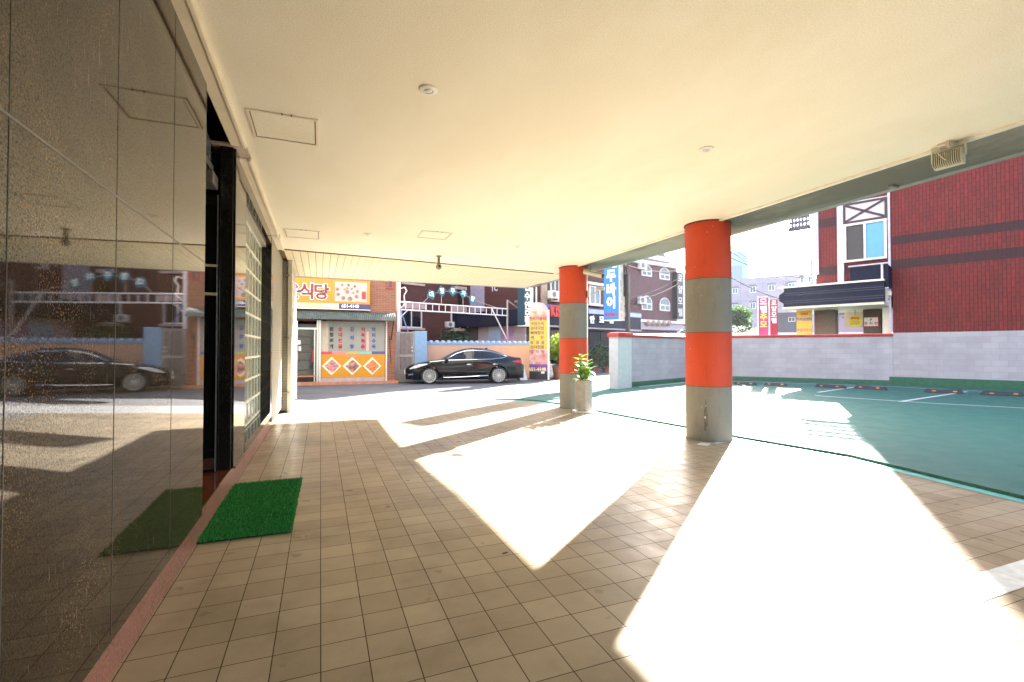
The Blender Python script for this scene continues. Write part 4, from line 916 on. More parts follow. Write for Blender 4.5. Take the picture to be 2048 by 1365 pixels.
MB().box(fb.x(1002), fb.x(1026), -.01, .09, .6, zbc - .02).build('sea_poster', sea('purple_sea_poster', [(.15, (.10, .10, .25)), (.4, (.25, .18, .42)), (.62, (.55, .35, .55)), (.8, (.35, .22, .42))]), tb)
# wing B upper floor: lilac render strip and hanging letters
m = MB(); q = [loc(FB.w(a, .05, 0)) for a in (0,)]
tb2 = thing('upper_side_wall', 'brown brick side wall with pale lilac strip above the navy canopy', 'wall', tuple(FB.w(0, .6, 0)), RZ2)
f2 = Fr(tb2.location.x, tb2.location.y, RZ2)
MB().box(f2.x(930), f2.x(1058), 0, .3, ztc + .004, HT).build('brick_wall', BB, tb2)
MB().box(f2.x(942), f2.x(969), -.06, -.002, ztc + .004, HT).build('lilac_strip', M('lilac_strip', (.33, .29, .36), .6), tb2)
text('TC', .42, WT, tb2, f2.x(989), -.02, f2.p(989, 578)[1], bold=.02)
for e_ in (tb, tb2):                                   # both are parts of the motel
    e_.parent = t; e_.matrix_parent_inverse = (Matrix.Translation(t.location) @ Matrix.Rotation(t.rotation_euler.z, 4, 'Z')).inverted()
    for k_ in ('label', 'category'): del e_[k_]
# wing C details
m = MB(); m.box(fc(1082, 650, .85)[0], fc(1094, 650, .85)[0], Ky + .82, Ky + .899, ztc + .3, HT); m.build('tan_pilaster', M('tan_render', (.36, .28, .20), .6), t)
window(t, fc(1059, 0, .9)[0] , fc(1071, 0, .9)[0], ztc + .34, HT - .4, Ky + .9, WHITE, GLASSD, 1, .09, .1)
window(t, fc(1099, 0, .9)[0], fc(1116, 0, .9)[0], fc(1108, 601, .9)[1], fc(1108, 556, .9)[1], Ky + .9, WHITE, GLASSD, 2, .05, .08, PINKS)
window(t, fc(1176, 0, .9)[0], fc(1197, 0, .9)[0], fc(1186, 609, .9)[1], fc(1186, 573, .9)[1], Ky + .9, WHITE, GLASSB, 2, .06, .08, WHITE)
MB().box(fc(1172, 0, .9)[0], fc(1203, 0, .9)[0], Ky + .7, Ky + .899, fc(1186, 571, .9)[1], fc(1186, 566, .9)[1]).build('window_hood', WHITE, t)
LR = M('kis_red', (.48, .03, .025), .5)
text('KIS', .78, LR, t, fc(1106)[0], Ky - .16, ztc - .08, bold=.045, depth=.08, sx=.72)
for ch, pxx in (('수', 1152), ('안', 1182), ('모', 1201), ('텔', 1220.5)): text(ch, .46, WT, t, fc(pxx)[0], Ky - .08, fc(pxx, 641)[1], bold=.05, depth=.05)
for a, b in ((1098, 1117), (1176, 1196), (1198, 1222)): MB().box(fc(a, 0, 1.55)[0], fc(b, 0, 1.55)[0], Ky + 1.5, Ky + 1.59, .5, 2.5).build('shop_glass', GLASSD, t)
cu = MB()
for i in range(9): xx = fc(1098, 0, 1.55)[0] + i * .07; cu.box(xx, xx + .04, Ky + 1.46, Ky + 1.49, .9, 2.5)
cu.build('shop_curtain', M('curtain_beige', (.35, .32, .28), .8), t)
MB().box(fc(1165)[0], fc(1228)[0], Ky - .1, Ky + .3, .0, .14).build('blue_kerb', M('kerb_blue', (.06, .16, .40), .5), t)
q = FA.w(lx(895), -.2, lz(895, 656)); ac_unit(q.x, q.y, q.z, RZ1, 'beige air conditioner on the brown motel wall behind the lettered arch', s=.62)
q = FC.w(FC.x(1104, .7), .6, FC.p(1104, 598, .7)[1]); ac_unit(q.x, q.y, q.z, RZ1, 'white air conditioner above the red KIS lettering', s=.8)
# vertical teal sign on the corner
x0, zt = FC.p(1049, 560, -.35); x1 = FC.x(1060, -.35); zb = FC.p(1055, 651, -.35)[1]
t = thing('corner_motel_sign', 'narrow teal vertical sign with white lettering on the corner of the brown motel', 'sign', tuple(FC.w((x0 + x1) / 2, -.35, zb)), RZ1)
w = (x1 - x0); MB().box(-w / 2, w / 2, 0, .5, 0, 3.6).build('teal_box', M('sign_teal', (.006, .055, .08), .4), t); MB().box(-w / 2 - .03, w / 2 + .03, .02, .48, -.05, -.004).build('rim', WHITE, t)
MB().box(w / 2 + .004, w / 2 + .28, .05, .45, 0, 3.6).build('white_side', WHITE, t)
MB().box(-.02, .02, .501, .9, 1.2, 1.3).build('bracket', STEEL, t)
os_ = []
for ch, py in (('텔', 645), ('모', 630), ('안', 612.5), ('수', 594), ('원', 575)): os_.append(text(ch, .44, WT, t, 0, -.008, FC.p(1055, py, -.35)[1] - zb, bold=.03))
join(os_)
# ---------------------------------------------------------------- parking arch with diamond letters
FT = Fr(3.15, 21.0, atan2(1.7, 5.65))
t = thing('lettered_arch', 'white ladder truss arch carrying five turquoise diamond signs over the parking entrance', 'arch', (3.15, 21.0, 0), FT.rz)
L = 5.9
WM_ = M('white_metal', (.74, .74, .76), .4, var=.05)
m = MB(); m.box(-.14, .02, -.08, .08, 0, FT.p(797, 567)[1] + .05); m.build('left_post', WM_, t, bevel=.01)
m = MB(); m.tube([(L, 0, 0), (L, 0, FT.p(1014, 600)[1])], .05, 10); m.build('right_post', M('rusty_grey', (.30, .27, .26), .5), t, smooth=True)
z1, z0 = 3.42, 3.08
m = MB(); m.tube([(.02, 0, z1), (L, 0, z1)], .03, 8); m.build('top_rail', WM_, t, smooth=True)
m = MB(); m.tube([(.02, 0, z0), (L, 0, z0)], .03, 8); m.build('bottom_rail', WM_, t, smooth=True)
m = MB()
for i in range(17): m.tube([(.3 + i * .33, 0, z0), (.3 + i * .33, 0, z1)], .018, 6)
m.build('truss_rungs', WM_, t)
m = MB(); m.tube([(.02, 0, z0 - .35), (.4, 0, z0)], .02, 6).tube([(.02, .0, z1 - .3), (.35, 0, z1)], .015, 6); m.build('corner_brace', WM_, t)
m = MB(); m.tube([(4.9, 0, z1), (5.85, 0, 1.9)], .03, 6); m.build('long_brace', WM_, t)
m = MB(); m.tube([(L, 0, FT.p(1014, 600)[1] - .03), (L + 1.6, .2, FT.p(1014, 600)[1] - .75)], .035, 6); m.build('outer_brace', M('rusty_grey'), t)
m = MB(); m.tube([(.0, -.1, 3.1), (.35, -.25, 1.95)], .02, 6); m.build('blue_brace', M('brace_blue', (.15, .25, .6), .4), t)
m = MB(); m.tube([(-.06, -.09, 3.95), (.18, -.12, 4.05), (.28, -.12, 3.9), (.16, -.12, 3.7), (.2, -.12, 3.3)], .022, 6); m.build('hook_pipe', M('pipe_white'), t, smooth=True)
TQ = M('turquoise', (.02, .16, .21), .45, var=.05)
chs = (('대', 862, 590, -20), ('형', 883, 583, 58), ('주', 904.5, 583, 48), ('차', 926, 588, 34), ('장', 944, 599, 7))
cpos = []
for ch, px, py, tl in chs:
    x, z = FT.p(px, py); s = .25; a0 = radians(tl); pts = [(x + s * cos(a0 + pi / 4 + k * pi / 2), z + s * sin(a0 + pi / 4 + k * pi / 2)) for k in range(4)]
    b = MB().slab(pts, -.05, -.02).build('diamond_board', TQ, t); cpos.append((x, z))
    o = text(ch, .27, WT, b, x, -.056, z, bold=.035, tilt=0)
    for v in o.data.vertices:
        dx, dz = v.co.x - x, v.co.z - z; a = {'대': .2, '형': .05, '주': 0, '차': -.12, '장': -.3}[ch]; v.co.x = x + dx * cos(a) - dz * sin(a); v.co.z = z + dx * sin(a) + dz * cos(a)
m = MB(); x, z = FT.p(845, 606); m.tube([(x, 0, z1)] + [(a, 0, b) for a, b in cpos] + [(5.3, 0, z1)], .014, 6); m.build('arch_rod', M('rod_tan', (.42, .34, .28), .5), t)
for a, b in (cpos[1], cpos[3]): MB().tube([(a, 0, b), (a, 0, z1)], .016, 6).build('upright_rod', M('rod_tan'), t)
# ---------------------------------------------------------------- standing light banner of the restaurant
bx, by = 9.12, 19.62; FZ = Fr(bx, by, -.42)
t = thing('standing_banner', 'tall rounded pink and yellow advertising pillar with menu lettering beside the black car', 'banner', (bx, by, 0), FZ.rz)
w = (FZ.x(1096) - FZ.x(1058.5)) / 2; zT = FZ.p(1078, 605)[1]; zy1 = FZ.p(1077, 641)[1]; zy0 = FZ.p(1077, 699)[1]; zp1 = FZ.p(1077, 729)[1]; zp0 = FZ.p(1077, 744)[1]
def bend(x): return -.14 * (1 - (x / (w + .001)) ** 2)
def sheet(z0, z1, name, mat, dome=False, back=False):
    m = MB(); n = 20; rows = 10 if dome else 1; o = 0
    for k in range(rows + 1):
        for i in range(n + 1):
            x = -w + 2 * w * i / n; z = z0 + (z1 - z0) * k / rows
            if dome: x *= sqrt(max(0, 1 - (k / rows) ** 2.2)); 
            m.v.append((x, bend(x / (sqrt(max(1e-6, 1 - (k / rows) ** 2.2)) if dome else 1) if abs(x) > 1e-9 else 0) * (1 if not dome else max(.05, 1 - (k / rows) ** 2)), z))
    for k in range(rows):
        for i in range(n): a = k * (n + 1) + i; m.face((a, a + 1, a + n + 2, a + n + 1))
    c = len(m.v)
    m.v += [(x, -y + .02, z) for x, y, z in m.v[:c]]
    for f in list(m.f): m.face(tuple(i + c for i in f)[::-1])
    return m.build(name, mat, t, smooth=True)
def photomat(nm, stops, sc=5):
    m, nt, b = _new(nm); nt.links.new(_ramp(nt, _noise(nt, _coord(nt), sc, 3, .5), stops), b.inputs['Base Color']); b.inputs['Roughness'].default_value = .45; return m
FOODP = photomat('banner_food_print', [(.3, (.55, .20, .12)), (.45, (.58, .24, .15)), (.55, (.66, .42, .30)), (.7, (.66, .50, .28))], 4)
dz = .42
sheet(zT - dz, zT, 'rounded_top', M('banner_top', (.62, .42, .36), .45, var=.12, scale=3), dome=True)
sheet(zy1 + .002, zT - dz, 'food_print_upper', FOODP); sheet(zy0, zy1, 'yellow_menu', M('banner_menu_yellow', (.62, .44, .06), .45, var=.05)); sheet(zp1 + .002, zy0 - .002, 'food_print_lower', photomat('banner_food_print_pink', [(.3, (.50, .14, .10)), (.5, (.60, .28, .23)), (.7, (.66, .5, .4))], 4)); sheet(zp0, zp1, 'purple_footer', M('banner_purple', (.18, .05, .25), .5))
sheet(.03, zp0 - .002, 'black_base', BLACKM)
fnb = lambda q: (q.x, bend(max(-w, min(w, q.x))) + (q.y), q.z)
PT = M('banner_brown_text', (.22, .06, .10), .5); rows = ['뼈해장국밥', '국밥수육', '순대국밥', '뼈해장국', '백　　반', '삼　겹살', '순대전골', '감자　탕']
rows = ['한우사골의', '국밥수육', '순대국밥', '뼈해장국', '백      반', '삼  겹  살', '순대전골', '감  자  탕']; os_ = []
for i, r in enumerate(rows):
    z = zy1 + .05 - (zy1 + .05 - zy0 + .12) * i / 7
    os_.append(text(r, .165, PT, t, -.06, -.008, z, bold=.02, sx=1.0, fn=fnb))
os_.append(text('651-4148', .20, M('banner_yellow_print', (.85, .75, .25), .5), t, -.06, -.008, zp0 + .11, bold=.035, fn=fnb))
join(os_)
MB().box(w - .02, w + .06, -.02, .06, 0, zT - .35).build('white_edge', WHITE, t)
bs = MB(); bs.box(w - .32, w - .16, -.16, -.12, .28, .38); bs.build('socket', WHITE, t, bevel=.02)
# white jug-like board, plastic bags, shrub pot
t = thing('white_board', 'small worn white board leaning at the foot of the menu pillar behind the car', 'board', (*onz(1049, 761)[:2], 0), .1)
MB().add([(-.2, 0, 0), (.16, 0, .0), (.12, .2, .50), (-.24, .2, .54), (-.2, .03, 0), (.16, .03, .0), (.12, .23, .50), (-.24, .23, .54)], [(0, 1, 2, 3), (7, 6, 5, 4), (0, 4, 5, 1), (1, 5, 6, 2), (2, 6, 7, 3), (3, 7, 4, 0)]).build('panel', WHITEW, t, bevel=.03)
MB().box(-.14, .06, .16, .45, 0, .35).build('prop', BLACKM, t)
def bag(px, py, s, h, mat, label, nm='plastic_bag'):
    q = onz(px, py); m = MB(); rg2 = random.Random(int(px)); o = 0
    prof = [(.55, 0), (.9, .08), (1, .3), (.85, .62), (.55, .85), (.16, .95), (.2, 1.05), (.05, 1.1)]
    m.lathe([(r * s, z * h) for r, z in prof], n=18)
    m.v = [(x * (1 + rg2.uniform(-.14, .14)), y * (1 + rg2.uniform(-.14, .14)), z + rg2.uniform(-.02, .02) * (z > .05)) for x, y, z in m.v]
    o = m.build(nm, mat, smooth=True, at=(q.x, q.y, .0)); return tag(o, label, 'bag', 'full plastic bags by the shrub')
bag(1108, 756, .40, .62, M('green_bag', (.05, .30, .18), .35, var=.5, scale=7), 'green plastic bag on the ground below the shrub')
bag(1099, 757.5, .24, .75, M('clear_bag', (.55, .60, .58), .25, var=.2, scale=7), 'pale plastic bag between the menu pillar and the green bag')
def shrub(nm, label, x, y, z0, cz, r, n, size, mat, pot=None, cat='shrub', seed=1, group=None, trunk=True, flat=.5, mat2=None):
    t = thing(nm, label, cat, (x, y, z0), 0, group); rg_ = random.Random(seed); m = MB()
    for i in range(7):
        c = (rg_.uniform(-.5, .5) * r[0], rg_.uniform(-.5, .5) * r[1], cz + rg_.uniform(-.45, .5) * r[2]); leaves(m, n // 7, c, tuple(a * rg_.uniform(.4, .65) for a in r), size, rg_, flat, 0)
    m.build('foliage' if pot or r[2] < 2 else 'crown', mat, t)
    if mat2:
        m = MB(); leaves(m, n // 3, (0, 0, cz + r[2] * .3), tuple(a * .9 for a in r), size * .8, rg_, flat, .3); m.build('blossom', mat2, t)
    if trunk:
        m = MB(); m.tube([(0, 0, 0), (.04 * r[0], 0, cz * .5), (0, 0, cz)], [r[0] * .09, r[0] * .07, r[0] * .03], 7)
        for i in range(4): a = i * 1.6; m.tube([(0, 0, cz * .55), (cos(a) * r[0] * .5, sin(a) * r[1] * .5, cz + r[2] * .3)], [r[0] * .04, r[0] * .015], 5)
        m.build('trunk', WOODB, t, smooth=True)
    if pot: m = MB(); m.lathe([(pot[0] * .8, 0.0), (pot[0], pot[1]), (pot[0] * .9, pot[1]), (pot[0] * .85, pot[1] - .05)], n=20); m.build('pot', M('pot_red_brown', (.22, .08, .05), .6), t, smooth=True)
    return t
q = FZ.w(.95, .9); shrub('potted_shrub', 'sunlit yellow green shrub in a red brown pot right of the menu pillar', q.x, q.y, 0, 1.28, (.62, .5, .85), 1500, .075, LEAFY, (.34, .62), seed=3)
q = FC.w(FC.x(1192, -.1), -.1); shrub('shop_plant', 'dark bushy plant before the glass shop front with white letters above', q.x, q.y, 0, .95, (.9, .4, .9), 1100, .09, LEAFD, (.26, .3), 'plant', 5)
q = FC.w(FC.x(1212, -.2), -.2); shrub('shop_plant', 'low dark plant beside the white wall pillar before the shop front', q.x, q.y, 0, .7, (.8, .4, .7), 800, .09, LEAFD, (.24, .25), 'plant', 6)
for i, (px, cz, lab) in enumerate(((872, 1.55, 'dark garden shrub behind the peach wall near the blue pillar'), (905, 1.35, 'dark garden shrub behind the middle of the peach wall'))):
    q = FA.w(lx(px), -1.2); shrub('garden_shrub', lab, q.x, q.y, 0, cz, (1.5, .8, 1.0), 1600, .09, LEAFD, seed=8 + i, group='shrubs behind the peach wall')
# ---------------------------------------------------------------- blue street sign with its pole
FS2 = Fr(11.05, 15.55, radians(-62))
t = thing('blue_sign', 'tall blue box sign with big white lettering and red arrow on a dark pole', 'sign', (11.05, 15.55, 0), FS2.rz)
s0 = FS2.x(1208); s1 = FS2.x(1238); zb = FS2.p(1222, 639)[1]
MB().box(s0, s1, 0, .30, zb, zb + 3.3).build('blue_face', M('sign_blue', (.02, .16, .46), .4, var=.05), t)
MB().box(s1 + .003, s1 + .04, .0, .42, zb - .02, zb + 3.3).build('worn_side', M('worn_cream', (.60, .55, .48), .6, var=.3, scale=6), t)
MB().box(s0, s1, .302, .42, zb, zb + 3.3).build('back_box', M('worn_cream'), t)
MB().box(s0 - .01, s1 + .04, -.02, .42, zb - .05, zb - .022).build('bottom_rim', WHITE, t)
cxs = (s0 + s1) / 2
for ch, py in (('이', 607), ('바', 581), ('두', 553)): text(ch, .50, WT, t, cxs, -.012, FS2.p(1223, py)[1], bold=.05, depth=.01, sx=.92)
a = text('주차장', .17, RED, t, cxs - .07, -.010, FS2.p(1220, 631)[1], bold=.03); b = MB(); zz = FS2.p(1220, 631)[1]; b.slab([(cxs + .2, zz - .015), (cxs + .28, zz - .015), (cxs + .28, zz - .05), (cxs + .34, zz), (cxs + .28, zz + .05), (cxs + .28, zz + .015), (cxs + .2, zz + .015)], -.012, -.008); b = b.build('x', RED, t); join([a, b])
text('호텔', .3, WT, t, cxs, -.012, FS2.p(1223, 530)[1], bold=.03)
MB().box(s1 + .10, s1 + .24, .35, .49, 0, FS2.p(1248, 546)[1]).build('pole', BLACKM, t)
pk = MB(); pk.box(s1 + .05, s1 + .10, .3, .45, zb + .9, zb + 2.3).box(s1 + .041, s1 + .12, .38, .42, zb + .5, zb + .56).box(s1 + .041, s1 + .12, .38, .42, zb + 2.6, zb + 2.66); pk.build('pole_plate', BLACKM, t)
MB().tube([(s1 + .15, .42, FS2.p(1248, 546)[1]), (s1 + .1, .4, FS2.p(1248, 530)[1]), (s1 + .2, .5, FS2.p(1248, 526)[1])], .02, 6).build('cable', WIRE, t)
# ---------------------------------------------------------------- purple brick motel with arched windows
D = 41; a0 = YAW + math.atan((1250 - CXP) / FPX); FP_ = Fr(D * sin(a0), D * cos(a0), radians(15))
PB_ = brick('mauve_brick', (.17, .075, .075), (.11, .05, .052), (.11, .065, .07), .24, .075, 'xz', .008, blotch=.5)
t = thing('mauve_motel', 'mauve brick motel with arched windows seen between the blue sign and the near column', 'building', tuple(FP_.o), FP_.rz)
PX = lambda a: FP_.x(a); PZ = lambda a, b: FP_.p(a, b)[1]
w1 = PX(1354); MB().box(-.5, w1, 0, 8, 2.6, PZ(1300, 530)).build('brick_wall', PB_, t)
MB().box(-.5, PX(1440), .4, 8, -.05, 2.55).build('ground_storey', M('ground_storey_grey', (.25, .24, .25), .6, var=.4, scale=.5), t)
MB().box(w1 + .02, PX(1440), .1, 8, 2.6, PZ(1360, 547)).build('white_wing', M('white_wing', (.66, .66, .70), .6), t)
m = MB(); m.slab([(-.7, PZ(1255, 525)), (PX(1372), PZ(1366, 540) - .0), (PX(1372), PZ(1366, 540) + .28), (-.7, PZ(1255, 525) + .28)], -.35, .3); m.build('white_eave', WHITE, t)
m = MB(); m.slab([(PX(1296), PZ(1296, 513)), (PX(1360), PZ(1360, 525)), (PX(1360), PZ(1360, 525) + .4), (PX(1296), PZ(1296, 513) + .4)], .6, 1.0); m.build('upper_eave', WHITE, t)
zA = PZ(1300, 530); m = MB(); m.add([(-.5, .2, zA), (PX(1352), .2, zA), (PX(1352), 8, zA), (-.5, 8, zA), (.8, 2.2, zA + 3.6), (PX(1346), 2.2, zA + 3.6), (PX(1346), 7, zA + 3.6), (.8, 7, zA + 3.6)], [(0, 1, 5, 4), (1, 2, 6, 5), (2, 3, 7, 6), (3, 0, 4, 7), (4, 5, 6, 7)]); m.build('mansard_roof', M('mansard', (.20, .10, .12), .7, var=.2), t)
MB().box(-.7, PX(1372), -.5, .3, PZ(1300, 646), PZ(1300, 641)).build('white_ledge', WHITE, t)
MB().box(-.7, PX(1372), -.3, .3, PZ(1300, 660), PZ(1300, 647)).build('lilac_band', M('lilac_band', (.50, .46, .52), .6), t)
for (c, pb, pt_) in ((1293, 553, 531), (1329, 560, 537), (1293, 620.5, 593), (1329, 622.5, 597)):
    x0, x1 = PX(c - 10), PX(c + 10) * .999; zb, ztp = PZ(c, pb), PZ(c, pt_); wv = x1 - x0; zs_ = zb + (ztp - zb) * .48
    wd = window(t, x0, x1, zb, zs_, 0, WHITE, GLASSB, 2, .09, .1)
    m = MB(); n = 14; arc = [(x0 + wv / 2 - wv / 2 * cos(pi * i / n), zs_ + .002 + (ztp - zs_) * sin(pi * i / n)) for i in range(n + 1)]
    m.slab(arc[::-1], -.05, -.01); m.build('arch_pane', GLASSB, wd)
    m = MB(); m.tube([(x, -.06, z) for x, z in arc], .05, 5); m.build('arch_frame', WHITE, wd)
for (c, py, lab) in ((1280, 540, 'upper white air conditioner on the mauve motel wall'), (1279, 609, 'lower white air conditioner on the mauve motel wall')):
    q = FP_.w(PX(c), -.3, PZ(c, py)); ac_unit(q.x, q.y, q.z, FP_.rz, lab, 'air conditioners on the mauve motel', 1.1)
bt = MB()
for i in range(5): bt.ball((PX(1287 + i * 10.5), -.42, PZ(1287 + i * 10.5, 647)), .28, 6)
bt.build('round_lamps', M('tan_globe', (.42, .32, .24), .5), t)
x0, zt = FP_.p(1354, 544, -.5); x1, _ = FP_.p(1366, 546, -.5); zb = FP_.p(1360, 638, -.5)[1]; w = x1 - x0; h = zt - zb
t = thing('vertical_motel_sign', 'tall narrow black sign with four white letters on the mauve brick motel', 'sign', tuple(FP_.w((x0 + x1) / 2, -.5, zb)), FP_.rz)
MB().box(-w / 2, w / 2, 0, .5, 0, h).build('black_box', BLACKM, t); os_ = []
for i, ch in enumerate('로얄모텔'): os_.append(text(ch, w * .86, M('dull_white', (.62, .6, .62), .5), t, 0, -.02, h * (.86 - i * .245), bold=.02))
join(os_)
q = FP_.w(PX(1323), -7.5); shrub('flowering_bush', 'pale flowering bush showing over the lot wall below the mauve motel', q.x, q.y, 0, 2.1, (3.0, 1.6, .9), 1800, .14, LEAFG, seed=12, mat2=M('pale_blossom', (.75, .76, .66), .6))
q = FP_.w(PX(1262), -6.5); shrub('hedge_bush', 'grey green bush over the lot wall behind the blue sign pole', q.x, q.y, 0, 2.0, (2.6, 1.4, 1.2), 1500, .13, M('grey_green_leaf', (.12, .17, .09), .6, var=.3), seed=13)
# ---------------------------------------------------------------- far buildings seen through the gap
def far_block(nm, label, px0, px1, pytop, D, rz, mat, wins, depth=12, zb=-.05, wfr=WHITE, wgl=GLASSB, extra=None):
    a0 = YAW + math.atan((px0 - CXP) / FPX); f = Fr(D * sin(a0), D * cos(a0), rz); t = thing(nm, label, 'building', tuple(f.o), rz)
    x1 = f.x(px1); zt = f.p(px0, pytop)[1]; MB().box(0, x1, 0, depth, zb, zt).build('wall', mat, t)
    for (a, b, c, d) in wins:
        xa, xb = f.x(a), f.x(b); za, zb_ = f.p(a, d)[1], f.p(a, c)[1]
        w_ = window(t, xa, xb, za, zb_, 0, wfr, wgl, 2, (xb - xa) * .08, .15)
        MB().box(xa - .1, xb + .1, -.35, 0, zb_ + .005, zb_ + .2).build('hood', M('window_hood_grey', (.12, .11, .12), .6), w_)
    if extra: extra(t, f, x1, zt)
    return t, f
LB = brick('pale_panel_wall', (.36, .31, .35), (.32, .27, .31), (.24, .20, .24), 3.2, 1.3, 'xz', .05, off=.0, blotch=.25, bump=.1)
far_block('lilac_building', 'pale lilac panelled building with small hooded windows behind the red motel banners', 1440, 1606, 561, 86, RZ2 + .12, LB,
          [(1466, 1477, 577, 588), (1501, 1513, 573.5, 586), (1538, 1551, 570.5, 582.5), (1578, 1592, 567, 577), (1466, 1476, 609, 620), (1501, 1512, 606, 618.5), (1466, 1477, 642, 652), (1538, 1551, 602, 614)], 14)
TG = M('teal_glass', (.20, .36, .38), .15, var=.2, scale=.05); TD = M('teal_dark', (.10, .18, .20), .3, var=.2, scale=.05)
def ex(t, f, x1, zt):
    MB().box(-.3, x1 * .82, -1.2, -.01, f.p(1466, 560)[1], f.p(1466, 533)[1]).build('dark_wedge', TD, t)
    m = MB(); m.tube([(x1 * 1.05, 3, zt - 20), (x1 * 1.05, 3, zt - 4)], .5, 6); m.build('chimney', TD, t)
far_block('glass_tower', 'hazy teal glass block rising behind the lilac building beside the near column', 1430, 1496, 504, 170, RZ2 + .5, TG, [], 20, extra=ex)
far_block('low_block', 'pale low block with posts between the lilac building and the red brick motel', 1596, 1665, 560, 75, RZ2 + .1, M('pale_block', (.50, .46, .48), .7, var=.2, scale=.2), [(1603, 1609, 555, 566), (1618, 1626, 556, 566)], 6)
far_block('shop_house', 'dark fronted house seen under the canopy behind the yellow banner', 1552, 1600, 626, 48, RZ2 + .3, M('dark_house', (.10, .11, .12), .6, var=.3, scale=.3), [(1577, 1591, 635, 644)], 5)
far_block('blue_grey_house', 'blue grey house seen under the porch beyond the round yellow sign', 1668, 1790, 622, 38, RZ2 + .2, M('bluegrey_house', (.26, .28, .36), .6, var=.15, scale=.3), [(1683, 1689, 631, 639)], 5)
a0 = YAW + math.atan((1479 - CXP) / FPX); shrub('street_tree', 'round green street tree before the lilac building at the edge of the near column', 52 * sin(a0), 52 * cos(a0), 0, 4.3, (1.5, 1.4, 1.5), 1800, .17, LEAFG, cat='tree', seed=21)
a0 = YAW + math.atan((1500 - CXP) / FPX); shrub('yellow_shrub', 'low yellow green shrub below the lilac building left of the magenta banner', 50 * sin(a0), 50 * cos(a0), 0, 2.7, (1.5, 1.2, .6), 900, .14, LEAFY, seed=22)
a0 = YAW + math.atan((1466 - CXP) / FPX); f = Fr(32 * sin(a0), 32 * cos(a0), RZ2 + .6)
t = thing('street_guardrail', 'white street guardrail beyond the lot wall', 'guardrail', tuple(f.o), f.rz); m = MB()
for z0 in (1.75, 2.15): m.box(-6, 16, 0, .12, z0, z0 + .22)
m.build('rails', WHITE, t); m = MB()
for i in range(12): m.box(-6 + i * 2, -5.9 + i * 2, .13, .25, 0, 2.4)
m.build('posts', STEEL, t)
# utility pole and wires
a0 = YAW + math.atan((1624.5 - CXP) / FPX); D = 62; P_ = Vector((D * sin(a0), D * cos(a0), 0))
t = thing('utility_pole', 'grey utility pole with crossarms beside the far edge of the red brick motel', 'utility pole', tuple(P_), RZ2)
zt = EYE + (699 - 518) * D * cos(a0 - YAW) / FPX
m = MB(); m.tube([(0, 0, 0), (0, 0, zt)], [.2, .13], 12); m.build('pole', M('pole_concrete', (.36, .35, .36), .8), t, smooth=True)
for z in (zt - 1.2, zt - 2.6): MB().box(-1.6, 1.6, -.06, .06, z, z + .12).build('crossarm', STEEL, t)
m = MB(); m.lathe([(.25, zt - 4.2), (.25, zt - 3.3)], (.5, 0, 0), 14); m.build('transformer', M('transformer_grey', (.3, .32, .34), .5), t, smooth=True)
def atpx(px, py, D):
    a = YAW + math.atan((px - CXP) / FPX); return Vector((D * sin(a), D * cos(a), EYE + (699 - py) * D * cos(a - YAW) / FPX))
wires = [((1380, 470, 40), (1640, 556, 60), 1.0, .022, 'thick dark cable sagging from the near column to the utility pole'), ((1380, 460, 40), (1640, 549, 60), .9, .014, 'thin upper cable sagging towards the utility pole'),
         ((1440, 478, 40), (1600, 580, 70), .2, .02, 'thin straight cable crossing down to the lilac building'), ((1440, 488, 40), (1590, 578, 70), .2, .018, 'thin straight cable just below its twin crossing to the lilac building'),
         ((1440, 540, 30), (1560, 598, 26), .15, .022, 'cable falling to the left end of the black canopy'), ((1500, 515, 60), (1640, 524, 62), .3, .02, 'short cable at the crossarm of the utility pole')]
for a, b, sag, r, lab in wires:
    A, Bq = atpx(*a), atpx(*b); n = 16; pts = [A.lerp(Bq, i / n) - Vector((0, 0, sag * 4 * (i / n) * (1 - i / n))) - A for i in range(n + 1)]
    o = MB().tube(pts, r, 6).build('overhead_cable', WIRE, at=tuple(A), smooth=True); tag(o, lab, 'cable', 'overhead cables')
for a, b, r, lab in (((1256, 603, 22), (1372, 557, 34), .016, 'thick cable rising across the mauve motel to its black sign'), ((1256, 597, 22), (1372, 545, 34), .009, 'thin cable rising across the mauve motel above the thick one'), ((1255, 531, 20), (1372, 536, 34), .02, 'bundled cable along the white eave of the mauve motel')):
    A, Bq = atpx(*a), atpx(*b); n = 10; pts = [A.lerp(Bq, i / n) - Vector((0, 0, .25 * 4 * (i / n) * (1 - i / n))) - A for i in range(n + 1)]
    o = MB().tube(pts, r, 6).build('overhead_cable', WIRE, at=tuple(A), smooth=True); tag(o, lab, 'cable', 'overhead cables')
